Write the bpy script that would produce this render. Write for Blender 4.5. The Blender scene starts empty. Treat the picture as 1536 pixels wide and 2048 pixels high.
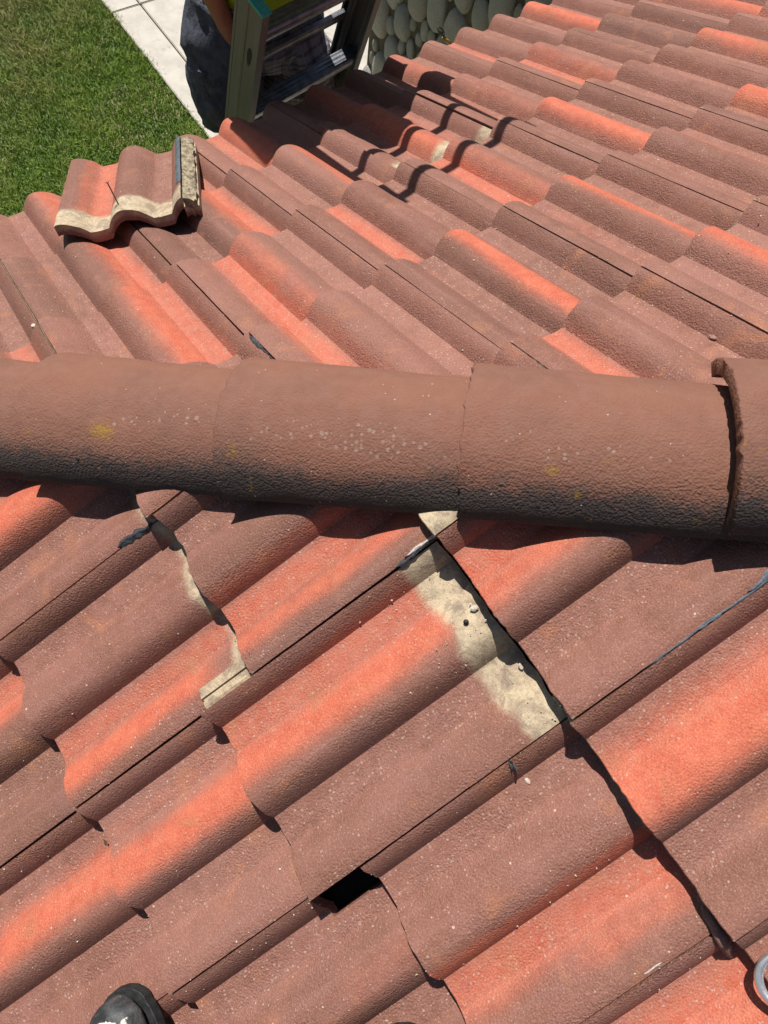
import bpy, bmesh, math, random
import numpy as np
from mathutils import Vector, Matrix, Euler, noise as mnoise
R_ = math.radians
random.seed(7); rng = np.random.default_rng(7)
S = bpy.context.scene

# ------------------------------------------------------------------ camera
cam_d = bpy.data.cameras.new('camera'); cam = bpy.data.objects.new('camera', cam_d); S.collection.objects.link(cam)
CM = np.array([[0.98003156, 0.17049292, 0.10232451], [0.1956348, -0.91880672, -0.3428137], [0.03556914, 0.35598648, -0.93381393]])
CP = np.array([0.390173, -0.447901, 0.941217]); FPX = 1260.15
cam_d.sensor_fit = 'VERTICAL'; cam_d.sensor_height = 36; cam_d.lens = 36 * FPX / 2048
cam_d.clip_start = .02; cam_d.clip_end = 400
r_, dn_, fw_ = (Vector(v).normalized() for v in CM)
mw = Matrix((r_, -dn_, -fw_)).transposed().to_4x4(); mw.translation = Vector(CP); cam.matrix_world = mw
S.camera = cam

# ------------------------------------------------------------------ light
SUN_EL, SUN_SH = 60.0, -57.0          # elevation; heading in which shadows fall (deg from +x)
w = bpy.data.worlds.new('World'); S.world = w; w.use_nodes = True
nt = w.node_tree; bg = nt.nodes['Background']; sky = nt.nodes.new('ShaderNodeTexSky')
sky.sky_type = 'NISHITA'; sky.sun_disc = False; sky.sun_elevation = R_(SUN_EL)
to_sun = Vector((-math.cos(R_(SUN_SH)) * math.cos(R_(SUN_EL)), -math.sin(R_(SUN_SH)) * math.cos(R_(SUN_EL)), math.sin(R_(SUN_EL))))
sky.sun_rotation = math.atan2(to_sun.x, to_sun.y)
nt.links.new(sky.outputs[0], bg.inputs[0]); bg.inputs[1].default_value = .05
sd = bpy.data.lights.new('sun', 'SUN'); sd.energy = 5.0; sd.angle = R_(.53); sd.color = (1, .955, .89)
sun = bpy.data.objects.new('sun', sd); S.collection.objects.link(sun)
sun.rotation_euler = to_sun.to_track_quat('Z', 'Y').to_euler()
S.view_settings.view_transform = 'Standard'; S.view_settings.look = 'None'
S.view_settings.exposure = 0.35; S.view_settings.gamma = 1; S.view_settings.use_curve_mapping = False
S.cycles.max_bounces = 6; S.cycles.diffuse_bounces = 3

# ------------------------------------------------------------------ frames of the roof
PITCH = 0.4187965; TP = math.tan(PITCH); T = TP / math.sqrt(2)
W, EX = .30, .35187
UA, VA, UB, VB = .23990, -.06410, .15845, -.08360
s2 = math.sqrt(2)
aA = Vector((1, 1, 0)) / s2; dA = Vector((-1, 1, 0)) / s2
aB = Vector((1, -1, 0)) / s2; dB = Vector((-1, -1, 0)) / s2
cp, sp = math.cos(PITCH), math.sin(PITCH)
qA = -dA * cp + Vector((0, 0, sp)); qB = -dB * cp + Vector((0, 0, sp))
def frame(side):
    if side == 'A': X, Y = -aA, qA
    else: X, Y = aB, qB
    Z = X.cross(Y); m = Matrix((X, Y, Z)).transposed().to_4x4(); return m
FA, FB = frame('A'), frame('B')
def G(u, d, z): return aA * u + dA * d + Vector((0, 0, z))
def px(v):
    q = CM @ (np.array(v) - CP); return 768 + FPX * q[0] / q[2], 1024 + FPX * q[1] / q[2], q[2]
def ray(x, y): return CM.T @ np.array([(x - 768) / FPX, (y - 1024) / FPX, 1])
def on(side, x, y, h=0.):
    n = np.array([-T, T, 1.]) if side == 'A' else np.array([-T, -T, 1.]); q = ray(x, y); l = np.linalg.norm(n)
    return Vector(CP + q * ((h * l - n @ CP) / (n @ q)))

# ------------------------------------------------------------------ node helpers / materials
class NT:
    def __init__(s, name):
        s.m = bpy.data.materials.new(name); s.m.use_nodes = True; s.t = s.m.node_tree
        s.b = s.t.nodes['Principled BSDF']; s.tc = s.t.nodes.new('ShaderNodeTexCoord')
    def lk(s, a, b): s.t.links.new(a, b)
    def n(s, ty, **k):
        o = s.t.nodes.new(ty)
        for a, v in k.items(): setattr(o, a, v)
        return o
    def vec(s, rnd=True, scale=(1, 1, 1), coord='Object'):
        mp = s.n('ShaderNodeMapping'); mp.inputs['Scale'].default_value = scale; s.lk(s.tc.outputs[coord], mp.inputs[0])
        if rnd:
            oi = s.n('ShaderNodeObjectInfo'); mu = s.math('MULTIPLY', oi.outputs['Random'], 37.)
            s.lk(mu, mp.inputs['Location'])
        return mp.outputs[0]
    def noise(s, v, sc, det=3, rough=.55, dist=0):
        o = s.n('ShaderNodeTexNoise'); o.inputs['Scale'].default_value = sc; o.inputs['Detail'].default_value = det
        o.inputs['Roughness'].default_value = rough; o.inputs['Distortion'].default_value = dist; s.lk(v, o.inputs['Vector']); return o.outputs['Fac']
    def voro(s, v, sc, feat='F1', out='Distance'):
        o = s.n('ShaderNodeTexVoronoi', feature=feat); o.inputs['Scale'].default_value = sc; s.lk(v, o.inputs['Vector']); return o.outputs[out]
    def math(s, op, a, b=0., c=None, clamp=False):
        o = s.n('ShaderNodeMath', operation=op); o.use_clamp = clamp
        for i, x in enumerate((a, b, c)):
            if x is None: continue
            if isinstance(x, (int, float)): o.inputs[i].default_value = x
            else: s.lk(x, o.inputs[i])
        return o.outputs[0]
    def ramp(s, f, lo, hi, to0=0., to1=1.):
        o = s.n('ShaderNodeMapRange'); o.interpolation_type = 'SMOOTHSTEP'; s.lk(f, o.inputs[0])
        for i, x in enumerate((lo, hi, to0, to1)): o.inputs[i + 1].default_value = x
        return o.outputs[0]
    def mix(s, f, a, b):
        o = s.n('ShaderNodeMix', data_type='RGBA')
        if isinstance(f, (int, float)): o.inputs[0].default_value = f
        else: s.lk(f, o.inputs[0])
        for i, x in ((6, a), (7, b)):
            if isinstance(x, tuple): o.inputs[i].default_value = (*x, 1)
            else: s.lk(x, o.inputs[i])
        return o.outputs[2]
    def attr(s, name):
        o = s.n('ShaderNodeAttribute'); o.attribute_name = name; return o.outputs['Fac']
    def bump(s, h, dist, strg=1., prev=None):
        o = s.n('ShaderNodeBump'); o.inputs['Distance'].default_value = dist; o.inputs['Strength'].default_value = strg
        s.lk(h, o.inputs['Height'])
        if prev is not None: s.lk(prev, o.inputs['Normal'])
        return o.outputs[0]
    def fin(s, col, rough=.8, nrm=None, spec=.3, metal=0.):
        if isinstance(col, tuple): s.b.inputs['Base Color'].default_value = (*col, 1)
        else: s.lk(col, s.b.inputs['Base Color'])
        if isinstance(rough, (int, float)): s.b.inputs['Roughness'].default_value = rough
        else: s.lk(rough, s.b.inputs['Roughness'])
        s.b.inputs['Specular IOR Level'].default_value = spec; s.b.inputs['Metallic'].default_value = metal
        if nrm is not None: s.lk(nrm, s.b.inputs['Normal'])
        return s.m

def tile_mat():
    s = NT('concrete_tile'); v = s.vec(); ob = s.tc.outputs['Object']
    big = s.noise(v, 9, 4, .6); mid = s.noise(v, 45, 4, .6); fine = s.noise(v, 420, 3, .6)
    brown = s.mix(s.ramp(big, .35, .68), (.248, .106, .078), (.205, .088, .058))
    brown = s.mix(s.ramp(mid, .3, .75, 0, .55), brown, (.275, .128, .098))
    oi = s.n('ShaderNodeObjectInfo'); brown = s.mix(s.ramp(oi.outputs['Random'], .35, 1., 0, .6), brown, (.165, .082, .060)); brown = s.mix(s.ramp(oi.outputs['Random'], .35, 0., 0, .45), brown, (.305, .145, .112))
    # streaks along the slope
    st = s.noise(s.vec(scale=(70, 5, 1)), 1., 3, .5)
    brown = s.mix(s.ramp(st, .45, .8, 0, .5), brown, (.30, .15, .125))
    oran = s.mix(s.ramp(mid, .3, .7), (.50, .112, .062), (.56, .150, .082))
    oran = s.mix(s.ramp(st, .5, .8, 0, .4), oran, (.58, .20, .13))
    fl = s.attr('flash'); f1 = s.math('ADD', fl, s.math('MULTIPLY', s.math('SUBTRACT', big, .5), .45))
    f1 = s.math('ADD', f1, s.math('MULTIPLY', s.math('SUBTRACT', mid, .5), .22))
    f1 = s.math('ADD', f1, s.math('MULTIPLY', s.math('SUBTRACT', fine, .5), .35))
    fm = s.ramp(f1, .05, 1.02)
    col = s.mix(fm, brown, oran)
    col = s.mix(s.math('MULTIPLY', s.attr('pan'), s.ramp(mid, .25, .7, .05, .38)), col, (.35, .165, .125))
    # occasional ochre / plum patches
    pat = s.noise(v, 14, 2, .5, .6)
    col = s.mix(s.ramp(pat, .58, .76, 0, .5), col, (.40, .165, .085))
    col = s.mix(s.ramp(pat, .36, .22, 0, .35), col, (.21, .105, .10))
    wr = s.noise(s.vec(scale=(1, .5, 1)), 85, 6, .8, .6); col = s.mix(s.math('MULTIPLY', s.ramp(wr, .60, .68, 0, .5), s.ramp(mid, .45, .65)), col, (.30, .165, .125))
    # unpainted head band
    cr = s.attr('cream'); c1 = s.math('ADD', cr, s.math('MULTIPLY', s.math('SUBTRACT', s.noise(v, 70, 5, .75), .5), .6))
    c1 = s.math('ADD', c1, s.math('MULTIPLY', s.math('SUBTRACT', fine, .5), .3))
    crm = s.mix(s.ramp(s.noise(v, 30, 5, .65, .8), .30, .62), (.27, .21, .145), (.52, .425, .285))
    crm = s.mix(s.ramp(s.noise(v, 21, 4, .7, 1.), .50, .66, 0, .75), crm, (.23, .18, .145)); crm = s.mix(s.ramp(s.noise(v, 120, 4, .7), .5, .75, 0, .5), crm, (.16, .12, .08))
    cfac = s.ramp(c1, .20, .74); col = s.mix(cfac, col, crm)
    # bare concrete on broken / cut edges
    eg = s.attr('edge'); e1 = s.math('ADD', eg, s.math('SUBTRACT', s.noise(v, 190, 3, .7), .5))
    col = s.mix(s.ramp(e1, .62, .95, 0, .8), col, (.46, .38, .31))
    # pale sand specks
    vo = s.n('ShaderNodeTexVoronoi'); vo.inputs['Scale'].default_value = 190; s.lk(v, vo.inputs['Vector'])
    sep = s.n('ShaderNodeSeparateColor'); s.lk(vo.outputs['Color'], sep.inputs[0])
    thr = s.math('MULTIPLY', s.ramp(sep.outputs[0], .5, 1.), .38)
    dens = s.math('ADD', s.math('MULTIPLY', s.ramp(s.noise(v, 24, 3, .6), .42, .7), .8), s.math('MULTIPLY', s.attr('pan'), .75))
    thr = s.math('MULTIPLY', thr, s.math('ADD', dens, .25, clamp=True))
    spk = s.math('LESS_THAN', vo.outputs['Distance'], thr)
    col = s.mix(s.math('MULTIPLY', spk, .55), col, (.52, .36, .29))
    v2 = s.n('ShaderNodeTexVoronoi'); v2.inputs['Scale'].default_value = 46; s.lk(v, v2.inputs['Vector'])
    sp2 = s.n('ShaderNodeSeparateColor'); s.lk(v2.outputs['Color'], sp2.inputs[0])
    t2 = s.math('MULTIPLY', s.ramp(sp2.outputs[1], .80, 1.), .085)
    spk2 = s.math('LESS_THAN', v2.outputs['Distance'], t2)
    col = s.mix(s.math('MULTIPLY', spk2, .8), col, (.60, .50, .42))
    t3 = s.math('MULTIPLY', s.ramp(sp2.outputs[2], .90, 1.), .06)
    col = s.mix(s.math('LESS_THAN', v2.outputs['Distance'], t3), col, (.07, .045, .04))
    # scuffs: chalky scrapes
    scf = s.noise(s.vec(scale=(1, .35, 1)), 60, 5, .75, 1.2)
    col = s.mix(s.math('MULTIPLY', s.ramp(scf, .66, .76, 0, .45), s.ramp(big, .5, .7)), col, (.45, .33, .27))
    # relief
    v3 = s.n('ShaderNodeTexVoronoi', feature='SMOOTH_F1'); v3.inputs['Scale'].default_value = 320; v3.inputs['Smoothness'].default_value = .6
    s.lk(v, v3.inputs['Vector'])
    n1 = s.noise(v, 300, 4, .7, .2)
    h = s.math('ADD', s.math('MULTIPLY', v3.outputs['Distance'], -.9), s.math('MULTIPLY', n1, 1.1))
    rel = s.math('SUBTRACT', 1., s.math('MULTIPLY', cfac, .7))
    h = s.math('MULTIPLY', h, rel)
    h = s.math('MULTIPLY', h, s.ramp(s.noise(s.vec(scale=(1, .5, 1)), 18, 3, .6), .36, .66, .45, 1.25))
    pit = s.ramp(s.voro(v, 75), .0, .10, 1., 0.); h = s.math('SUBTRACT', h, s.math('MULTIPLY', pit, .5))
    h = s.math('ADD', h, s.math('MULTIPLY', spk, .3))
    b = s.bump(h, .0015, .9); b = s.bump(mid, .003, .2, b)
    gr = s.noise(v, 520, 2, .75); col = s.mix(s.ramp(gr, .3, .6, .35, 0), col, (.07, .035, .028)); col = s.mix(s.ramp(gr, .56, .74, 0, .5), col, (.55, .34, .26))
    return s.fin(col, s.ramp(fine, .3, .7, .62, .85), b, .28)
M_TILE = tile_mat()

def cap_mat():
    s = NT('cap_concrete'); v = s.vec(); big = s.noise(v, 8, 4, .6); mid = s.noise(v, 40, 4, .65); fine = s.noise(v, 300, 3, .6)
    col = s.mix(s.ramp(big, .35, .68), (.205, .090, .060), (.170, .080, .057))
    col = s.mix(s.ramp(mid, .3, .75, 0, .5), col, (.225, .115, .085))
    st = s.attr('stain_shade'); s1 = s.math('ADD', s.math('MULTIPLY', st, 1.1), s.math('MULTIPLY', s.math('SUBTRACT', big, .5), .7))
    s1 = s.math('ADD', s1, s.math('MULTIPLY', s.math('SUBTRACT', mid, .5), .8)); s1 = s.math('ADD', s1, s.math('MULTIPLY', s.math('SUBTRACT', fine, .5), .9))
    col = s.mix(s.ramp(s1, .32, .98, 0, .93), col, (.045, .040, .039))  # algae stain plus shade of the near side, both painted into the colour
    # pale round lichen spots
    v2 = s.n('ShaderNodeTexVoronoi'); v2.inputs['Scale'].default_value = 135; s.lk(v, v2.inputs['Vector'])
    sp = s.n('ShaderNodeSeparateColor'); s.lk(v2.outputs['Color'], sp.inputs[0])
    pl = s.attr('pale'); t = s.math('MULTIPLY', s.math('MULTIPLY', s.ramp(sp.outputs[0], .05, 1.), .52), s.ramp(s.math('ADD', pl, s.math('SUBTRACT', s.noise(v, 22, 3), .5)), .1, .65))
    msk = s.ramp(s.math('SUBTRACT', v2.outputs['Distance'], s.math('ADD', t, s.math('MULTIPLY', s.math('SUBTRACT', fine, .5), .25))), .03, -.12)
    col = s.mix(s.math('MULTIPLY', msk, .42), col, (.36, .27, .225))
    v4 = s.n('ShaderNodeTexVoronoi'); v4.inputs['Scale'].default_value = 130; s.lk(v, v4.inputs['Vector'])
    sp4 = s.n('ShaderNodeSeparateColor'); s.lk(v4.outputs['Color'], sp4.inputs[0])
    col = s.mix(s.math('MULTIPLY', s.math('LESS_THAN', v4.outputs['Distance'], s.math('MULTIPLY', s.ramp(sp4.outputs[0], .9, 1.), .16)), .7), col, (.5, .4, .33))
    # yellow lichen
    yl = s.attr('lichen'); y1 = s.math('ADD', s.math('MULTIPLY', yl, .75), s.math('MULTIPLY', s.math('SUBTRACT', s.noise(v, 210, 5, .85, .5), .5), 2.6))
    y2 = s.math('MULTIPLY', s.ramp(s.noise(v, 60, 4, .7, .5), .64, .70), s.ramp(s.noise(v, 260, 3, .8), .45, .6)); y1 = s.math('MAXIMUM', s.math('MULTIPLY', s.ramp(y1, .42, .75), s.ramp(yl, .05, .25)), s.math('MULTIPLY', y2, s.attr('band')))
    col = s.mix(s.math('MULTIPLY', y1, .8), col, (.30, .17, .018))
    eg = s.attr('edge'); e1 = s.math('ADD', eg, s.math('SUBTRACT', s.noise(v, 150, 3, .7), .5))
    col = s.mix(s.ramp(e1, .62, 1., 0, .75), col, (.40, .29, .23))
    v3 = s.n('ShaderNodeTexVoronoi', feature='SMOOTH_F1'); v3.inputs['Scale'].default_value = 300; v3.inputs['Smoothness'].default_value = .6
    s.lk(v, v3.inputs['Vector'])
    n1 = s.noise(v, 210, 3, .6, .4)
    h = s.math('ADD', s.math('MULTIPLY', v3.outputs['Distance'], -.8), s.math('MULTIPLY', n1, 1.1))
    h = s.math('MULTIPLY', h, s.math('ADD', s.math('MULTIPLY', st, .7), .6)); b = s.bump(h, .0019, .9); b = s.bump(s.noise(v, 90, 3, .6), .003, .4, b)
    return s.fin(col, .8, b, .22)
M_CAP = cap_mat()

def simple(name, c1, c2, sc=30, rough=.8, bump=.0, bsc=200, spec=.3, metal=0., coord='Object', rnd=True, c3=None):
    s = NT(name); v = s.vec(rnd, coord=coord); n = s.noise(v, sc, 5, .65, .3); col = s.mix(s.ramp(n, .32, .68), c1, c2)
    if c3: col = s.mix(s.ramp(s.noise(v, sc * 2.7, 4, .7, .5), .58, .72), col, c3)
    b = s.bump(s.noise(v, bsc, 4, .65), bump) if bump else None
    return s.fin(col, rough, b, spec, metal)
M_FELT = simple('black_felt', (.012, .011, .011), (.022, .02, .02), 40, .95, .002)
M_SEAL = simple('blue_grey_sealant', (.05, .065, .085), (.11, .13, .155), 60, .55, .002, 160, .4)
M_SEALB = simple('black_sealant', (.018, .02, .024), (.05, .055, .062), 90, .5, .003, 180, .4)
M_WHITE = simple('white_sealant', (.55, .5, .47), (.32, .28, .27), 80, .7, .002, 160)
M_MORTAR = simple('mortar', (.44, .37, .25), (.12, .095, .07), 55, .95, .007, 110, c3=(.02, .02, .022))
M_CHIP = simple('tile_chip', (.34, .20, .16), (.20, .10, .08), 90, .9, .002, 300)
M_CHIPW = simple('pale_chip', (.62, .55, .46), (.42, .34, .26), 120, .9, .002, 300)
M_STEEL = simple('galvanised_steel', (.80, .80, .80), (.66, .66, .67), 60, .36, .0003, 300, .5, .85)
M_NAIL = simple('rusty_nail', (.13, .085, .06), (.22, .17, .13), 300, .5, .0003, 600, .5, .6)
def alu():
    s = NT('dull_aluminium'); v = s.vec(scale=(1, .06, 1)); n = s.noise(v, 60, 4, .6); c = s.mix(s.ramp(n, .3, .7), (.13, .125, .112), (.185, .18, .165))
    d = s.noise(s.vec(), 30, 5, .75); c = s.mix(s.ramp(d, .62, .75, 0, .6), c, (.08, .072, .06)); c = s.mix(s.ramp(d, .30, .22, 0, .5), c, (.36, .36, .33))
    return s.fin(c, s.ramp(n, .3, .7, .45, .6), s.bump(n, .0004), .4, .25)
M_ALU = alu()
M_ALUD = simple('rung_aluminium', (.24, .25, .28), (.14, .15, .18), 40, .38, .0006, 120, .5, .75)
M_GREEN = simple('green_plastic', (.03, .30, .22), (.05, .38, .29), 80, .45, .0006, 120, c3=(.4, .55, .48))
M_BLACKP = simple('black_rubber', (.015, .015, .016), (.03, .03, .032), 80, .6, .001)
M_STUCCO = simple('stucco', (.52, .45, .35), (.46, .39, .30), 12, .95, .004, 60)
M_WOOD = simple('fascia_paint', (.24, .15, .10), (.19, .12, .08), 20, .7, .002)
M_SKIN = simple('skin', (.34, .15, .095), (.27, .115, .07), 30, .5, .0006, 300, c3=(.31, .12, .08))
M_SHIRT = simple('hi_vis_cloth', (.42, .60, .03), (.36, .52, .03), 12, .85, .003, 40)
M_HAIR = simple('hair', (.03, .018, .01), (.05, .03, .018), 150, .7, .004, 200)
M_DENIM = simple('charcoal_cloth', (.085, .090, .115), (.045, .048, .064), 30, .9, .004, 60, .2)
M_YEL = simple('yellow_plastic', (.45, .25, .02), (.5, .3, .03), 60, .5)
def plaid():
    s = NT('plaid_cloth'); v = s.vec(False, coord='UV')
    sx = s.n('ShaderNodeSeparateXYZ'); s.lk(v, sx.inputs[0]); out = []
    for k, (ax, f, ph) in enumerate(((0, 12, 0), (0, 12, .38), (1, 8, 0), (1, 8, .4))):
        q = s.math('FRACT', s.math('ADD', s.math('MULTIPLY', sx.outputs[ax], f), ph)); out.append(s.math('LESS_THAN', q, .3 if k % 2 == 0 else .09))
    col = s.mix(s.math('MULTIPLY', out[0], .6), (.26, .24, .27), (.07, .065, .10)); col = s.mix(s.math('MULTIPLY', out[2], .55), col, (.045, .042, .065))
    col = s.mix(s.math('MULTIPLY', out[1], .5), col, (.36, .30, .30)); col = s.mix(s.math('MULTIPLY', out[3], .5), col, (.36, .30, .30))
    b = s.bump(s.noise(s.vec(False), 22, 4, .6, .6), .02, .7)
    return s.fin(col, .9, b, .2)
M_PLAID = plaid()
def lawn_mat(blade):
    s = NT('grass_blade' if blade else 'lawn_soil'); v = s.vec(False, coord='Object')
    big = s.noise(v, .9, 4, .6); mid = s.noise(v, 5, 4, .65)
    g = s.mix(s.ramp(mid, .35, .65), (.105, .205, .020), (.185, .305, .038))
    if blade: g = s.mix(s.attr('tone'), g, (.29, .38, .07))
    dry = s.attr('dry') if blade else s.ramp(big, .5, .6)
    g = s.mix(dry, g, (.44, .35, .19))
    if not blade: g = s.mix(.6, g, (.035, .045, .012))
    m = s.fin(g, .6, None, .25)
    if blade: s.b.inputs['Subsurface Weight'].default_value = 0.
    return m
M_BLADE, M_SOIL = lawn_mat(True), lawn_mat(False)
M_CONC = simple('pale_concrete', (.52, .485, .425), (.43, .40, .35), 7, .9, .002, 250, rnd=False, c3=(.37, .34, .29))
def stone_mat():
    s = NT('river_rock'); v = s.vec(); oi = s.n('ShaderNodeObjectInfo')
    a = s.mix(oi.outputs['Random'], (.60, .57, .50), (.80, .77, .70)); n = s.noise(v, 14, 5, .65)
    a = s.mix(s.ramp(n, .35, .7, 0, .6), a, (.24, .24, .23)); a = s.mix(s.ramp(s.noise(v, 45, 4, .7), .6, .75, 0, .5), a, (.15, .14, .13))
    a = s.mix(s.ramp(oi.outputs['Random'], .5, .9, 0, .5), a, (.46, .38, .28)); return s.fin(a, .85, s.bump(s.noise(v, 40, 5, .65), .012), .25)
M_STONE = stone_mat()
M_WALLM = simple('wall_mortar', (.16, .13, .09), (.10, .08, .055), 30, .95, .006, 60)
def boot_mat():
    s = NT('scuffed_black_leather'); v = s.vec(False); n = s.noise(v, 22, 5, .7, .8)
    c = s.mix(s.ramp(n, .35, .7), (.025, .027, .030), (.105, .11, .11))
    c = s.mix(s.ramp(s.noise(v, 38, 5, .75, 1.2), .60, .68, 0, .6), c, (.17, .17, .15))
    sc = s.attr('scuff'); c = s.mix(s.ramp(s.math('ADD', sc, s.math('SUBTRACT', s.noise(v, 90, 5, .7, .8), .5)), .58, .68), c, (.62, .60, .54))
    ta = s.attr('tan'); c = s.mix(s.ramp(s.math('ADD', ta, s.math('SUBTRACT', s.noise(v, 70, 3, .6), .5)), .5, .56), c, (.60, .36, .24))
    return s.fin(c, s.ramp(n, .3, .7, .33, .6), s.bump(s.noise(v, 60, 5, .7, .5), .003), .4)
M_BOOT = boot_mat()

# ------------------------------------------------------------------ object helpers
def link(o, parent=None):
    S.collection.objects.link(o)
    if parent: o.parent = parent
    return o
def tag(o, label=None, cat=None, group=None, kind=None):
    for k, v in (('label', label), ('category', cat), ('group', group), ('kind', kind)):
        if v: o[k] = v
    return o
def empty(name, loc, label, cat, group=None):
    o = bpy.data.objects.new(name, None); o.empty_display_size = .1; o.location = loc; link(o); return tag(o, label, cat, group)
def mesh(name, V, F, mat, parent=None, mx=None, smooth=True, attrs=None, autos=None):
    me = bpy.data.meshes.new(name); me.from_pydata([tuple(v) for v in V], [], F)
    if attrs:
        for k, a in attrs.items():
            at = me.attributes.new(k, 'FLOAT', 'POINT'); at.data.foreach_set('value', np.asarray(a, dtype=np.float32))
    me.validate(); me.materials.append(mat)
    if smooth:
        me.polygons.foreach_set('use_smooth', [True] * len(me.polygons))
        if autos: me.set_sharp_from_angle(angle=R_(autos))
    o = bpy.data.objects.new(name, me); link(o)
    if mx is not None: o.matrix_world = mx
    if parent:
        o.parent = parent; o.matrix_parent_inverse = Matrix.Identity(4)
        o.matrix_basis = parent_world(parent).inverted() @ (mx if mx is not None else Matrix.Identity(4))
    return o
PW = {}
def parent_world(p):
    m = p.matrix_basis.copy()
    if p.parent: m = parent_world(p.parent) @ m
    return m
def rn(a, b): return random.uniform(a, b)
def nz(x, y=0, z=0): return mnoise.noise(Vector((x, y, z)))
def box_vf(c, sx, sy, sz, bev=0):
    bm = bmesh.new(); bmesh.ops.create_cube(bm, size=1)
    for v in bm.verts: v.co = Vector((v.co.x * sx, v.co.y * sy, v.co.z * sz)) + Vector(c)
    if bev: bmesh.ops.bevel(bm, geom=bm.edges[:], offset=bev, segments=2, affect='EDGES', profile=.7)
    return bm
def bm_obj(name, bm, mat, parent=None, mx=None, smooth=False, autos=35):
    me = bpy.data.meshes.new(name); bm.normal_update(); bm.to_mesh(me); bm.free(); me.materials.append(mat)
    if smooth:
        me.polygons.foreach_set('use_smooth', [True] * len(me.polygons)); me.set_sharp_from_angle(angle=R_(autos))
    o = bpy.data.objects.new(name, me); link(o); m = mx if mx is not None else Matrix.Identity(4)
    if parent: o.parent = parent; o.matrix_basis = parent_world(parent).inverted() @ m
    else: o.matrix_world = m
    return o
def tube(pts, rad, n=10, cap=True, ell=None):
    """swept tube through pts with radii; returns V,F"""
    V, F = [], []; P = [Vector(p) for p in pts]; up = None
    for i, p in enumerate(P):
        t = (P[min(i + 1, len(P) - 1)] - P[max(i - 1, 0)]).normalized()
        if up is None: up = t.orthogonal().normalized()
        up = (up - t * up.dot(t)).normalized(); b = t.cross(up)
        r = rad[i] if isinstance(rad, (list, tuple)) else rad
        for k in range(n):
            a = 2 * math.pi * k / n; V.append(p + up * math.cos(a) * r + b * math.sin(a) * r)
    for i in range(len(P) - 1):
        for k in range(n): F.append((i * n + k, i * n + (k + 1) % n, (i + 1) * n + (k + 1) % n, (i + 1) * n + k))
    if cap: F.append(tuple(range(n))[::-1]); F.append(tuple((len(P) - 1) * n + k for k in range(n)))
    return V, F

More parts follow.
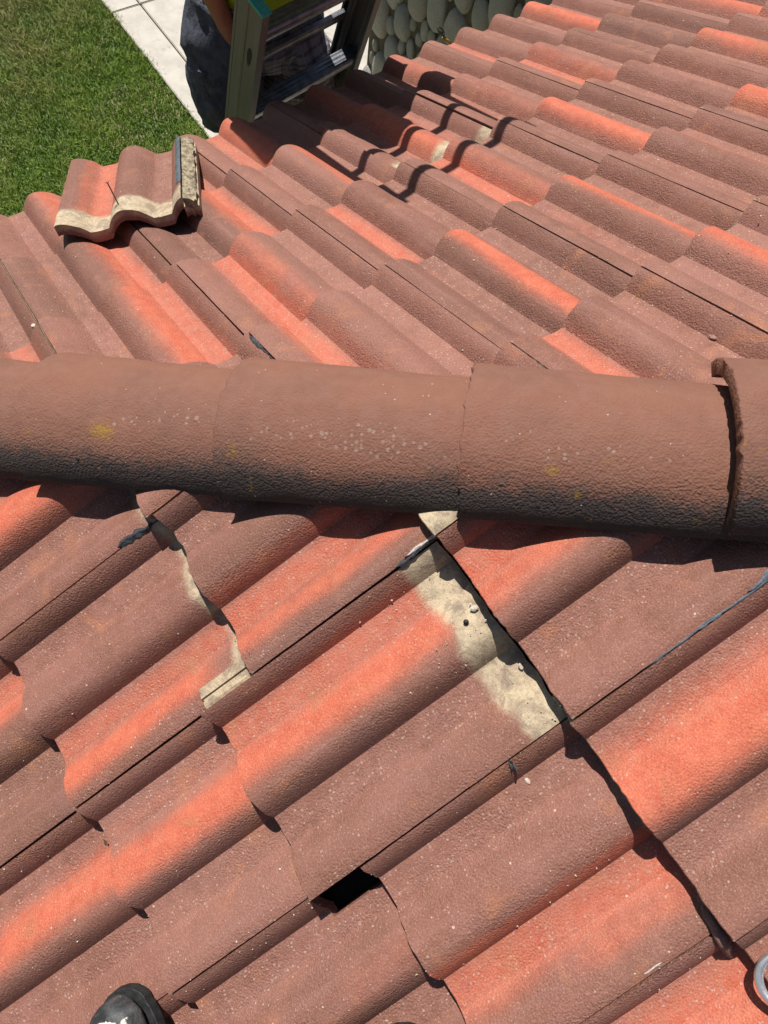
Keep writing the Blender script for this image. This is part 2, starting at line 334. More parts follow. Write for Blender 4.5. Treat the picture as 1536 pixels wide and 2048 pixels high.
# ------------------------------------------------------------------ roof tile geometry
HW, HH = .053, .0320; RR = (HW * HW + HH * HH) / (2 * HH)
def prof(s):
    f = .115 + .15 * math.floor((s - .115) / .15 + 1e-9); x = s - f      # steep foot, crest, long flank, flat pan
    if x < .042: return HH * (1 - ((.042 - x) / .042) ** 2.1)
    if x < .107: return HH * (1 - ((x - .042) / .065) ** 2.0)
    return -.0012 * math.sin(math.pi * (x - .107) / .043)
P0 = prof(0.); TILT = .026
def samples(n_roll):
    S_ = []
    edges = [0., .072, .115, .157, .222, .265, .2968]; cnt = [max(4, n_roll * 2 // 3), 3, max(4, n_roll // 2), max(5, n_roll * 2 // 3), 3, max(4, n_roll // 2)]
    for a, b, c in zip(edges[:-1], edges[1:], cnt):
        for i in range(c): S_.append(a + (b - a) * i / c)
    S_.append(.2968); return S_
def tile_geo(seed, flashes=(), L=.43, nr=12, nv=14, paint=.352, notch=None, broken=None, lift=0., thick=.0215, cream_all=False, tilt=TILT, jag=.0009):
    """flashes: (s0, halfwidth, strength, v0, v1)   local X = -s, Y = v (up slope), Z = normal"""
    SS = samples(nr); ns_top = len(SS)
    SS = SS + [.2970, .304, .3045, .311, .3115, .3165, .317, .324, .3245, .332]
    VV = [0, .0012, .004, .012] + [.012 + (L - .024) * i / nv for i in range(1, nv + 1)] + [L - .004, L]
    V = []; fl = []; cr = []; eg = []; pn = []
    ns, nvv = len(SS), len(VV)
    for lay in (0, 1):
        for j, v in enumerate(VV):
            for i, s in enumerate(SS):
                under = i >= ns_top
                if not under: z = prof(s)
                else:
                    q = s - .2970; z = prof(.2968) - .0225 - .10 * q
                    if .304 <= s <= .311 or .317 <= s <= .324: z += .004
                wz = .0009 * nz(s * 9 + seed * 3.1, v * 7, seed)            # slight warp
                zz = z - P0 - tilt * v / EX + lift * (1 - v / EX) + wz
                vv = v
                if v < .02: vv += jag * nz(s * 60, seed * 5.3) * 2.2 + jag * nz(s * 260, seed * 2.3) * 1.4
                if v > L - .02: vv += .004 * nz(s * 40, seed * 7.7, 4)
                ss = s
                if s < .004: ss += .0006 * nz(v * 120, seed * 3.3, 2)
                if lay == 1: zz -= thick; zz += (.001 * nz(s * 50, v * 50, seed))
                if lay == 0 and v == 0: zz -= .0014
                if lay == 0 and i == 0: zz -= .0012
                V.append((-ss, vv, zz))
                f = 0
                for (s0, hw, st, *r) in flashes:
                    d = (s - s0 - .008 * nz(v * 6, seed + s0 * 50)) / hw; g = st * math.exp(-abs(d) ** 2.4)
                    if r:
                        v0, v1 = r; g *= min(1, max(0, (v - v0) / .08 + .5)) * min(1, max(0, (v1 - v) / .08 + .5))
                    f = max(f, g)
                fl.append(f if lay == 0 else 0)
                pj = paint + .008 * nz(s * 25, seed) + .004 * math.sin(s * 40 + seed)
                c = 1 / (1 + math.exp(-max(-40, min(40, (v - pj) / .008)))) if lay == 0 else .12
                if under: c = 1.
                cr.append(c)
                e = max(0, 1 - v / .007) * .55 + (max(0, 1 - s / .003) * .5)
                eg.append(e if lay == 0 else .2)
                pn.append(1. if (.071 < s < .116 or .221 < s < .266) else (.55 if (.058 < s < .072 or .207 < s < .222) else 0.))
    def id_(l, j, i): return l * ns * nvv + j * ns + i
    F = []; keep = {}
    def rem(i, j):
        sm = (SS[i] + SS[i + 1]) / 2; vm = (VV[j] + VV[j + 1]) / 2
        for (sa, sb, va, vb) in (notch or ()):
            wv = .004 * nz(sm * 90, seed, 9)
            if sa <= sm <= sb and va + wv <= vm <= vb: return True
        return False
    for j in range(nvv - 1):
        for i in range(ns - 1):
            if rem(i, j): continue
            keep[(i, j)] = 1
            F.append((id_(0, j, i), id_(0, j + 1, i), id_(0, j + 1, i + 1), id_(0, j, i + 1)))
            F.append((id_(1, j, i), id_(1, j, i + 1), id_(1, j + 1, i + 1), id_(1, j + 1, i)))
    for (i, j) in keep:
        for (di, dj, a, b) in ((-1, 0, (i, j), (i, j + 1)), (1, 0, (i + 1, j + 1), (i + 1, j)), (0, -1, (i + 1, j), (i, j)), (0, 1, (i, j + 1), (i + 1, j + 1))):
            if (i + di, j + dj) in keep: continue
            F.append((id_(0, a[1], a[0]), id_(1, a[1], a[0]), id_(1, b[1], b[0]), id_(0, b[1], b[0])))
    return V, F, dict(flash=fl, cream=cr, edge=eg, pan=pn)
def world_m(side, j, c, dv=0., du=0., dz=0., yaw=0., roll=0.):
    if side == 'A': O = aA * (W * j + UA) + qA * (EX * c + VA + dv); m = FA.copy(); O = O + aA * du
    else: O = aB * (W * j + UB) + qB * (EX * c + VB + dv); m = FB.copy(); O = O + aB * du
    O = O + m.col[2].to_3d() * dz
    m = m.copy(); m.translation = O
    return m @ Matrix.Rotation(yaw, 4, 'Z') @ Matrix.Rotation(roll, 4, 'Y')

# ------------------------------------------------------------------ the setting
lawn_bm = bmesh.new(); bmesh.ops.create_grid(lawn_bm, x_segments=1, y_segments=1, size=150)
ZG = -2.75
lawn = bm_obj('lawn', lawn_bm, M_SOIL, mx=Matrix.Translation((0, 0, ZG))); tag(lawn, kind='structure')
def slab(name, u0, u1, d0, d1, zt, th, mat, parent=None, bev=.006):
    bm = bmesh.new(); vs = []
    for z in (zt - th, zt):
        for (u, d) in ((u0, d0), (u1, d0), (u1, d1), (u0, d1)): vs.append(bm.verts.new(G(u, d, z)))
    for f in ((3, 2, 1, 0), (4, 5, 6, 7), (0, 1, 5, 4), (1, 2, 6, 5), (2, 3, 7, 6), (3, 0, 4, 7)): bm.faces.new([vs[i] for i in f])
    bmesh.ops.recalc_face_normals(bm, faces=bm.faces[:])
    if bev: bmesh.ops.bevel(bm, geom=bm.edges[:], offset=bev, segments=2, affect='EDGES')
    return bm_obj(name, bm, mat, parent, smooth=True)
path = bpy.data.objects.new('garden_path', None); link(path); tag(path, kind='structure')
path.location = G(2.4, 3, ZG)
bed = slab('path_bed', 1.68, 4.4, .62, 9.2, ZG + .012, .05, M_WALLM, path, 0); tag(bed, kind='stuff')
dj = [.62, 2.6, 5.10, 7.0, 9.2]
for a, b in zip(dj[:-1], dj[1:]):
    slab('path_slab', 1.674, 1.919, a + .006, b - .006, ZG + .03, .05, M_CONC, path)
    slab('path_slab', 1.931, 3.1, a + .006, b - .006, ZG + .031, .05, M_CONC, path)
    slab('path_slab', 3.112, 4.4, a + .006, b - .006, ZG + .030, .05, M_CONC, path)

# ------------------------------------------------------------------ house wall under the eave
hw = slab('house_wall', -2.2, 3.4, .50, .62, -.62, ZG * -1 - .62 + .0, M_STUCCO)
tag(hw, 'cream rendered house wall under the eave of the tiled roof', 'wall')

# ------------------------------------------------------------------ the tiled roof
roof = empty('tiled_roof', (0, 0, 0), 'red-brown tiled hip roof with orange-flashed double-roll tiles filling most of the view', 'roof')
# deck: two planes under the tiles
dz_ = -.098
def deckpt(side, u, d):
    z = -TP * d + dz_
    return (aA * u + dA * d if side == 'A' else aB * u + dB * d) + Vector((0, 0, z))
for side in 'AB':
    # hip plane is y=0: A is where u+d>0 in its own axes -> y=(u+d)/s2 ; B y=-(u+d)/s2... clip by bisect
    bm = bmesh.new(); vs = [bm.verts.new(deckpt(side, u, d)) for u, d in ((-3.5, -3.5), (3.5, -3.5), (3.5, 1.0), (-3.5, 1.0))]
    bm.faces.new(vs); sg = 1 if side == 'A' else -1
    bmesh.ops.bisect_plane(bm, geom=bm.verts[:] + bm.edges[:] + bm.faces[:], plane_co=(0, 0, 0), plane_no=(0, -sg, 0), clear_outer=True)
    ex = bmesh.ops.extrude_face_region(bm, geom=bm.faces[:]); bmesh.ops.translate(bm, verts=[g for g in ex['geom'] if isinstance(g, bmesh.types.BMVert)], vec=(0, 0, -.018))
    bmesh.ops.recalc_face_normals(bm, faces=bm.faces[:])
    o = bm_obj('underlayment', bm, M_FELT, roof)
fa = slab('fascia_board', -2.2, 3.4, .985, 1.005, -.545, .15, M_WOOD, roof)

FL = 'flash'
# flashes per tile, read off the photograph
fA = {(0, 0): [(.085, .033, 1.), (.125, .02, .35)], (1, 0): [(.175, .03, 1.)], (2, 0): [(.187, .03, .95), (.09, .02, .3)], (3, 0): [(.20, .024, .75)], (4, 0): [(.155, .042, 1.)],
      (0, -1): [(.10, .034, 1.), (.150, .03, .5)], (1, -1): [(.088, .026, .95)], (2, -1): [(.098, .032, 1.), (.14, .03, .45)], (3, -1): [(.165, .044, 1.)],
      (4, -1): [(.205, .026, .8)], (5, -1): [(.165, .042, .95)], (6, -1): [(.1, .03, .6)], (1, -2): [(.205, .034, .8)], (2, -2): [(.15, .05, .85), (.24, .02, .5)],
      (3, -2): [(.085, .022, .5), (.15, .05, .3)], (4, -2): [(.095, .028, .85), (.135, .03, .45)], (5, -2): [(.20, .03, .6)], (6, -2): [(.16, .04, .9)], (4, -3): [(.09, .024, .8)],
      (5, -3): [(.165, .045, 1.)], (3, -3): [(.16, .05, .5)], (2, -3): [(.15, .05, .7)], (0, -2): [(.225, .036, 1.), (.19, .02, .5)],
      (-1, -1): [(.205, .045, 1.), (.25, .02, .8)], (-1, -2): [(.225, .036, 1.), (.19, .02, .4)], (1, 1): [(.085, .03, .95)], (2, 1): [(.175, .035, .9)],
      (3, 1): [(.10, .03, .5)], (4, 1): [(.2, .03, .8)], (1, -3): [(.15, .06, .75), (.09, .02, .8)], (0, -3): [(.08, .03, .2), (.24, .03, .7)], (-1, -3): [(.19, .04, .7)], (-2, -3): [(.10, .03, .6)],
      (-2, -1): [(.24, .03, .7)], (-2, -2): [(.09, .03, .3)], (5, 0): [(.12, .03, .5)], (-2, 0): [(.09, .03, .5)], (-1, 0): []}
fB = {(2, 1): [(.235, .036, 1.), (.195, .03, .75)], (3, 1): [(.195, .055, 1.)], (2, 0): [(.20, .034, .95), (.245, .03, .8)], (1, 0): [(.09, .028, .95), (.05, .022, .75), (.125, .02, .5)],
      (0, -1): [(.18, .055, .95)], (1, -1): [(.088, .026, .8), (.048, .026, .95, -1, .3)], (2, -1): [(.180, .034, 1.), (.23, .02, .4)], (2, -2): [(.195, .036, 1.)],
      (3, 0): [(.085, .030, .85), (.125, .018, .75), (.050, .02, .55, .16, 1)], (4, 0): [(.215, .05, 1.), (.16, .03, .7)], (3, -1): [(.08, .03, .9, -1, .06), (.17, .03, .25, .2, .4)], (1, -2): [(.225, .04, .95)],
      (4, 1): [(.25, .02, .3)], (0, 0): [(.12, .03, .6)], (3, 2): [(.10, .04, .6)], (2, 2): [(.2, .04, .3)], (1, 1): [(.16, .04, .4)], (4, -1): [(.1, .03, .5)]}
opts = {('B', 2, 0): dict(dv=-.082, lift=.011, roll=-.014, dz=.006, paint=.366), ('B', 1, 0): dict(dv=.012, lift=.002, notch=[(0, .012, .36, 9)]), ('B', 2, 1): dict(lift=.008, dv=.002, roll=-.006),
        ('B', 3, 1): dict(lift=.012, roll=-.006), ('B', 1, -1): dict(notch=[(0, .026, .290, 9)], paint=.343), ('B', 3, -1): dict(notch=[(.257, .4, .255, 9)], lift=-.002),
        ('B', 3, 0): dict(lift=.001), ('B', 2, -1): dict(), ('B', 0, -1): dict(paint=.335), ('A', 2, -2): dict(dv=-.055, paint=.345), ('B', 1, 1): dict(paint=-.02), ('B', 0, 0): dict(lift=.004)}
labels = {('B', 2, 0): 'roof tile slipped down the slope, baring a wide cream unpainted head band with a nail hole',
          ('B', 1, -1): 'brown tile with a narrow cream head band and notched corner', ('B', 3, -1): 'brown tile with its upper corner broken away over a black gap',
          ('B', 3, 1): 'tile with a broad bright orange flash and lifted lower edge'}
def in_view(m, mg=260):
    ok = False
    for s in (0, .15, .3):
        for v in (0, .2, .4):
            x, y, z = px(m @ Vector((-s, v, 0)))
            if z > 0 and -mg < x < 1536 + mg and -mg < y < 2048 + mg: ok = True
    return ok
HIPG = .035
def clip_hip(o, side, m):
    me = o.data; bm = bmesh.new(); bm.from_mesh(me); inv = m.inverted()
    sg = 1 if side == 'A' else -1
    co = inv @ Vector((0, sg * HIPG, 0)); no = (m.to_3x3().transposed() @ Vector((0, -sg, 0)))
    bmesh.ops.bisect_plane(bm, geom=bm.verts[:] + bm.edges[:] + bm.faces[:], plane_co=co, plane_no=no, clear_outer=True)
    n = len(bm.faces); bm.to_mesh(me); bm.free(); return n
for side in 'AB':
    js, cs = (range(-6, 11), range(-3, 7)) if side == 'A' else (range(-3, 7), range(-4, 5))
    for j in js:
        for c in cs:
            k = (side, j, c); op = dict(opts.get(k, {})); random.seed(hash((ord(side), j, c)) & 0xffff)
            dv = op.pop('dv', rn(-.0035, .0035)); du = op.pop('du', 0)
            ro = op.pop('roll', rn(-.004, .004)); m = world_m(side, j, c, dv, du, op.pop('dz', 0), yaw=rn(-.003, .003), roll=ro)
            if not in_view(m): continue
            # keep only what lies on its own side of the hip
            sg = 1 if side == 'A' else -1
            ys = [sg * (m @ Vector((-s, v, 0))).y for s in (0, .33) for v in (0, .44)]
            if max(ys) < HIPG + .01: continue
            fl = (fA if side == 'A' else fB).get((j, c))
            if fl is None:
                fl = [(random.choice((.09, .16, .19, .235)), rn(.025, .05), rn(.4, 1.))] if random.random() < .7 else []
            near = side == 'B' or px(m @ Vector((-.15, .2, 0)))[1] > 250
            V, F, at = tile_geo(j * 3.7 + c * 11.3 + (50 if side == 'B' else 0), fl, nr=16 if side == 'B' else (12 if near else 9), nv=24 if side == 'B' else 10,
                                jag=.0012 if side == 'B' else .001, **op)
            o = mesh('roof_tile', V, F, M_TILE, roof, m, autos=24, attrs=at)
            if min(ys) < HIPG:
                if clip_hip(o, side, m) < 6: bpy.data.objects.remove(o); continue
            if k in labels: o['label'] = labels[k]
random.seed(11)

# ------------------------------------------------------------------ hip caps
CW, CH, CZ = .130, .112, -.074
TH = 76
cos_h, sin_h = math.cos(math.atan(T)), math.sin(math.atan(T))
HM = Matrix((Vector((cos_h, 0, sin_h)), Vector((0, 1, 0)), Vector((-sin_h, 0, cos_h)))).transposed().to_4x4()
def cap_tile(x0, L, seed, dy=-.004, lift=.0, yaw=0., rough=.0018, thick=.015, th=TH, spots=(), pale=(), tilt=.019, widen=1.):
    """x0: world x of butt end. local X up the hip"""
    na, nx = 60, 36; V = []; st = []; li = []; pa = []; ed = []; bd = []
    XS = [0, .0015, .005, .012] + [.012 + (L - .012) * (i / nx) for i in range(1, nx + 1)]
    for lay in (0, 1):
        for i, x in enumerate(XS):
            for k in range(na + 1):
                a = R_(-th + 2 * th * k / na); f = (1 - .10 * x / L) * widen
                t = thick if lay else 0
                if lay == 0 and i == 0: t = .0015
                if lay == 0 and k in (0, na): t = .002
                bmp = .0012 * nz(x * 12 + seed, a * 3, seed) + .0005 * nz(x * 70, a * 16, seed)
                y = math.sin(a) * (CW * f - t + bmp); z = math.cos(a) * (CH * f - t + bmp) + CZ + tilt * (1 - x / .33) + lift * max(0, 1 - x / L)
                xx = x
                if x < .013: xx += rough * (2 * nz(a * 9, seed, 3) + 1.2 * nz(a * 33, seed, 5)) * (1 if lay == 0 else .3)
                if lay == 1 and x < .013 and rough > .003: xx -= .002 + .004 * nz(a * 20, seed, 8)
                if k in (0, na) or k in (1, na - 1): z += .0018 * nz(x * 60, seed, k) + .001 * nz(x * 160, seed, k)
                V.append((xx, y, z))
                # negative y = near side
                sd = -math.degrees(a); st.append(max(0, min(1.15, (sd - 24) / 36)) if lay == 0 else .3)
                l = 0; p = 0
                for (sx, sa, rx, ra, s_) in spots: l = max(l, s_ * math.exp(-((x - sx) / rx) ** 2 - ((sd - sa) / ra) ** 2))
                for (sx, sa, rx, ra, s_) in pale: p = max(p, s_ * math.exp(-((x - sx) / rx) ** 2 - ((sd - sa) / ra) ** 2))
                li.append(l); pa.append(p); ed.append((max(0, 1 - x / .008) * .55 + (.35 if k in (0, na) else 0)) if lay == 0 else .12)
                bd.append(1. if 12 < sd < 60 else 0.)
    n1 = na + 1; NX = len(XS); F = []
    idf = lambda l, i, k: l * n1 * NX + i * n1 + k
    for i in range(NX - 1):
        for k in range(na):
            F.append((idf(0, i, k), idf(0, i + 1, k), idf(0, i + 1, k + 1), idf(0, i, k + 1))); F.append((idf(1, i, k), idf(1, i, k + 1), idf(1, i + 1, k + 1), idf(1, i + 1, k)))
    for k in range(na):
        F.append((idf(0, 0, k), idf(0, 0, k + 1), idf(1, 0, k + 1), idf(1, 0, k))); F.append((idf(0, NX - 1, k + 1), idf(0, NX - 1, k), idf(1, NX - 1, k), idf(1, NX - 1, k + 1)))
    for i in range(NX - 1):
        F.append((idf(0, i, 0), idf(1, i, 0), idf(1, i + 1, 0), idf(0, i + 1, 0))); F.append((idf(0, i, na), idf(0, i + 1, na), idf(1, i + 1, na), idf(1, i, na)))
    m = HM.copy(); m.translation = Vector((x0, dy, T * x0)); m = m @ Matrix.Rotation(yaw, 4, 'Z')
    o = mesh('hip_cap_tile', V, F, M_CAP, roof, m, autos=50, attrs=dict(stain_shade=st, lichen=li, pale=pa, edge=ed, band=bd))
    return o, m
caps = []
def nail_hole_dot(cap, m, x, deg):  # black dome added in place of a nail hole's dark opening
    a = R_(-deg); p = m @ Vector((x, math.sin(a) * (CW * .97), math.cos(a) * CH * .97 + CZ + .010)); n = (m.to_3x3() @ Vector((0, math.sin(a), math.cos(a)))).normalized()
    V, F = tube([p - n * .004, p + n * .001, p + n * .0025], [.0045, .0045, .003], 10)
    mesh('nail_hole_dot', V, F, M_BLACKP, cap)
cap_specs = [
    (-.520, .40, 1, dict(spots=[(.2, 30, .02, 6, .6)])),
    (-.172, .40, 2, dict(rough=.0018, spots=[(.16, 26, .030, 9, 1.), (.03, 30, .008, 4, 1.)], pale=[(.2, 18, .1, 9, .6), (.3, 10, .05, 9, .5)], nail=(.115, 48))),
    (.170, .40, 3, dict(rough=.0018, spots=[(.03, 36, .012, 8, .8), (.055, 62, .008, 5, .9), (.19, 50, .01, 4, .7)], pale=[(.2, 20, .13, 12, 1.), (.28, 26, .08, 10, 1.), (.05, 2, .015, 5, .8)], nail=(.105, 52))),
    (.515, .40, 4, dict(rough=.0030, spots=[(.118, 33, .011, 5, 1.), (.155, 48, .010, 4, 1.), (.19, 26, .012, 4, .7), (.175, 66, .009, 3, .9), (.30, 60, .009, 4, .8), (.3, 28, .006, 3, .8)], pale=[(.08, 14, .03, 7, .8), (.2, 22, .12, 8, .55)], nail=(.105, 57))),
]
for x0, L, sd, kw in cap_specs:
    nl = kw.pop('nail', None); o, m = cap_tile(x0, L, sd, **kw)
    if nl: nail_hole_dot(o, m, *nl)
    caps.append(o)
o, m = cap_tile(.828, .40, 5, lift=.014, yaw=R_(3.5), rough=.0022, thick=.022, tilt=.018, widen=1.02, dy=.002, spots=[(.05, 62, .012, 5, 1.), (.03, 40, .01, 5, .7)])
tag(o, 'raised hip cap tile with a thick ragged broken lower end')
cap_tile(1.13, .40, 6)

# ------------------------------------------------------------------ cracks, sealant, mortar on the roof
def surf(m, s, v, h=0.): return m @ Vector((-s, v, prof(max(0, s)) - P0 - TILT * v / EX + h))
def smear(name, m, v0, v1, s_c, wid, mat, seed, h=.0016, n=50, label=None, skew=0., parent=None, lift=0.):
    """irregular ribbon following the joint; s_c centre, wid half width"""
    V, F = [], []; K = 7
    for i in range(n + 1):
        t = i / n; v = v0 + (v1 - v0) * t; taper = min(1, t * 8, (1 - t) * 8)
        wl = wid * taper * max(.15, .6 + 1.1 * nz(v * 26, seed) + .5 * nz(v * 90, seed)); wr = wid * taper * max(.1, .5 + 1.2 * nz(v * 30, seed + 9) + .5 * nz(v * 110, seed))
        for k in range(K):
            q = k / (K - 1); s = s_c + skew * t - wl + (wl + wr) * q; hh = h * (.3 + math.sin(math.pi * q)) * (.7 + .6 * nz(v * 70, q * 3, seed)) + lift * (1 - v / EX)
            p = m @ Vector((-s, v, prof(abs(s) if s > -.037 else .037) - P0 - TILT * v / EX + hh)) if s >= 0 else m @ Vector((-s, v, prof(s + .3) - P0 - TILT * v / EX + hh))
            V.append(p)
    for i in range(n):
        for k in range(K - 1): F.append((i * K + k, i * K + k + 1, (i + 1) * K + k + 1, (i + 1) * K + k))
    o = mesh(name, V, F, mat, parent or roof)
    if label: o['label'] = label
    return o
def wm(side, j, c): return world_m(side, j, c, opts.get((side, j, c), {}).get('dv', 0))
smear('sealant', wm('B', 2, 1), .10, .37, .0, .0024, M_SEAL, 3.3, h=.0008, lift=.005, label='blue-grey sealant smeared along the joint')
smear('sealant', wm('B', 2, 1), .275, .355, .003, .007, M_SEAL, 8.1, lift=.005)
smear('sealant', wm('B', 2, 1), .195, .235, .0, .006, M_SEAL, 5.1, lift=.005)
smear('sealant', wm('B', 1, 0), .265, .335, .0, .006, M_SEALB, 2.3)
smear('sealant', wm('B', 1, 0), .285, .345, .004, .0045, M_WHITE, 2.9, h=.003, label='whitish strip of old sealant')
smear('sealant', wm('B', 0, -1), .275, .345, .0, .009, M_SEALB, 6.3, h=.005, label='black lump of sealant at the joint')
smear('sealant', wm('A', 1, 1), .015, .09, -.003, .003, M_SEALB, 6.9, h=.001)
smear('sealant', wm('A', 0, 0), .01, .1, -.004, .0035, M_SEALB, 7.4, h=.001)
def blob(name, p, n, r, mat, parent, seed, flat=.4, sub=2, label=None, stretch=None):
    bm = bmesh.new(); bmesh.ops.create_icosphere(bm, subdivisions=sub, radius=1)
    q = Vector(n).to_track_quat('Z', 'Y').to_matrix().to_4x4(); q.translation = Vector(p)
    q = q @ Matrix.Rotation(seed * 2.1, 4, 'Z')
    for v in bm.verts:
        d = 1 + .38 * nz(v.co.x * 1.6 + seed, v.co.y * 1.6, v.co.z * 1.6 + seed) + .2 * nz(v.co.x * 4 + seed, v.co.y * 4, v.co.z * 4)
        v.co = Vector((v.co.x * r * (stretch or 1) * d, v.co.y * r * d, v.co.z * r * flat * d))
    o = bm_obj(name, bm, mat, parent, q, smooth=True, autos=50)
    if label: o['label'] = label
    return o
NA = FA.col[2].to_3d(); NB = FB.col[2].to_3d()
def roofz(p):
    """height of the tile skin at world x,y"""
    side = 'A' if p.y > 0 else 'B'; a, q = (aA, qA) if side == 'A' else (aB, qB)
    F_ = FA if side == 'A' else FB; N_ = F_.col[2].to_3d()
    # solve for u,v,h with p = a*u+q*v+N*h, vertical iteration
    z = T * (p.x - abs(p.y))
    for _ in range(4):
        P = Vector((p.x, p.y, z)); u = P.dot(a); v = P.dot(q)
        if side == 'A': j = math.floor((u - UA) / W); s = u - UA - W * j; c = math.floor((v - VA) / EX); vv = v - VA - EX * c
        else: j = math.ceil((u - UB) / W); s = UB + W * j - u; c = math.floor((v - VB) / EX); vv = v - VB - EX * c
        h = prof(s) - P0 - TILT * vv / EX
        z += (h - P.dot(N_)) / N_.z
    return z, N_
def at_px(x, y):
    side = 'A' if y < 740 else 'B'; P = on(side, x, y, -.015)
    for _ in range(5):
        z, N_ = roofz(P); q = Vector(ray(x, y)); t = (z - CP[2]) / q.z; P = Vector(CP) + q * t
    return P, N_
# chips, pebbles: the ones the photo lets one pick out
chips = [(995, 1160, .0035, M_CHIP, 'small brown pebble on the orange tile just below the hip caps', 'pebble'),
         (1426, 676, .006, M_CHIP, 'brown mortar crumb in the pan right of centre above the hip caps', 'pebble'),
         (1418, 1352, .0045, M_CHIPW, 'pale tan chip on the brown pan right of the blue-grey sealant', 'chip'),
         (1055, 1561, .0035, M_CHIPW, 'tiny white chip on the brown tile left of the black gap', 'chip'),
         (68, 652, .005, M_CHIPW, 'white plaster chip on the joint at the far left above the caps', 'chip'),
         (950, 1216, .0042, M_CHIPW, 'cream mortar crumb at the lifted edge above the nail hole', 'chip'),
         (1042, 1332, .0038, M_CHIPW, 'cream mortar crumb halfway down the lifted tile edge', 'chip'),
         (1282, 1842, 0, None, '', ''), ]
for x, y, r, mt, lb, cat in chips:
    if not r: continue
    P, N_ = at_px(x, y); o = blob(cat, P + N_ * r * .3, N_, r, mt, None, x * .01, .5, 2, stretch=1.4); tag(o, lb, cat)
# flakes of dried leaf / tar
for x, y, r, lb in ((1024, 1528, .009, 'dark blue-grey flake of tar lying on the roll left of the black gap'), (1272, 1476, .006, 'small dark curled leaf scrap on the brightest orange tile'), (213, 443 + 1240, .006, 'dark brown crumb beside the far left lower joint')):
    P, N_ = at_px(x, y); q = N_.to_track_quat('Z', 'Y').to_matrix().to_4x4(); q.translation = P + N_ * .003
    pts = [(r * a, r * b, .002 * math.sin(i * 2.1)) for i, (a, b) in enumerate(((-1, -.2), (-.3, .35), (.1, .1), (.8, .5), (1.1, .1), (.5, -.15), (.6, -.5), (0, -.3), (-.6, -.45)))]
    V = pts + [(p[0], p[1], p[2] - .0012) for p in pts]; n = len(pts)
    F = [tuple(range(n)), tuple(range(2 * n - 1, n - 1, -1))] + [(i, n + i, n + (i + 1) % n, (i + 1) % n) for i in range(n)]
    o = mesh('leaf_scrap' if 'leaf' in lb else 'flake', V, F, M_SEALB if 'tar' in lb else M_NAIL, None, q, smooth=False); tag(o, lb, 'leaf' if 'leaf' in lb else 'flake')
# fine crumbs, uncountable
V, F = [], []
def crumb(P, N_, r):
    b0 = len(V); t1 = N_.orthogonal().normalized(); t2 = N_.cross(t1); a0 = rn(0, 6)
    for k in range(4):
        a = a0 + k * 1.571 + rn(-.4, .4); V.append(P + t1 * math.cos(a) * r * rn(.6, 1.2) + t2 * math.sin(a) * r * rn(.6, 1.2) + N_ * r * .1)
    V.append(P + N_ * r * rn(.5, .9)); V.append(P - N_ * r * .4)
    for k in range(4): F.append((b0 + k, b0 + (k + 1) % 4, b0 + 4)); F.append((b0 + (k + 1) % 4, b0 + k, b0 + 5))
for i in range(1500):
    x, y = rn(-40, 1576), rn(420, 2080)
    if 715 < y < 1130: continue
    P, N_ = at_px(x, y); crumb(P, N_, abs(random.gauss(0, .0008)) + .0005)
for i in range(260):       # extra crumbs along the edges of the near courses
    k, m = random.choice([((2, 0), wm('B', 2, 0)), ((3, 0), wm('B', 3, 0)), ((2, 1), wm('B', 2, 1)), ((3, 1), wm('B', 3, 1)), ((1, 0), wm('B', 1, 0))])
    s = rn(0, .29); crumb(surf(m, s, rn(0, 1) ** 3 * .02 + .001, .0004), NB, rn(.0006, .0016))
o = mesh('mortar_crumbs', V, F, M_CHIPW, None, smooth=False); tag(o, 'fine pale mortar crumbs scattered over the tiles', 'crumbs', kind='stuff')
smear('white_scrape', wm('B', 3, 0), .175, .200, .052, .0016, M_WHITE, 4.2, h=.0006, skew=-.022, n=26)
smear('white_scrape', wm('B', 3, 0), .235, .262, .006, .0026, M_WHITE, 9.2, h=.0008, n=26)
# nail hole in the slipped tile: dark-lined little cup
m = wm('B', 2, 0); Pn, Nn = at_px(932, 1244)
V, F = tube([Pn - NB * .004, Pn + NB * .0002], [.0036, .0040], 14); o = mesh('nail_hole', V, F, M_BLACKP, roof)
# finger of broken mortar lying by the lower right edge
pts = [at_px(x, y)[0] + NB * (.006 + .002 * math.sin(i)) for i, (x, y) in enumerate(((1392, 1784), (1402, 1804), (1413, 1824), (1424, 1844), (1436, 1864), (1448, 1886), (1458, 1904)))]
V, F = tube(pts, [.0045, .0078, .0080, .0062, .0080, .0078, .0040], 9)
V = [v + Vector((nz(v.x * 300, v.y * 300), nz(v.y * 300, v.z * 300), nz(v.z * 300, v.x * 300))) * .0014 for v in V]
o = mesh('mortar_stub', V, F, M_CHIP, None, autos=60); tag(o, 'finger-shaped brown stub of broken tile lying in the shadow near the steel ring', 'tile fragment')

# ------------------------------------------------------------------ loose tile
def loose():
    root_p = G(.28, .74, -.24)
    t = empty('loose_roof_tile', root_p, 'loose broken double-roll tile with cream head band and upright nail, lying near the eave', 'roof tile')
    V, F, at = tile_geo(91.7, [(.088, .030, 1.), (.055, .02, .5), (.115, .02, .6)], L=.40, nr=18, nv=24, paint=.322, tilt=0., thick=.024, jag=.003)
    nh = len(V) // 2; at['cream'][nh:] = [0.] * nh; at['edge'][nh:] = [0.] * nh
    # corners read from the photo: head-left, head-right, butt-left
    return t, V, F, at
LT, V, F, at = loose()
aS = Vector((.90157, .40748, .14536)); Y = Vector((.33393, -.86905, .36502)); Z = (-aS).cross(Y)
ml = Matrix((-aS, Y, Z)).transposed().to_4x4(); ml.translation = Vector((-.43203, .54323, -.30646)); ml.translation += (Vector(CP) - ml.translation) * .014
V = [(x, y - .40, z + P0) for x, y, z in V]
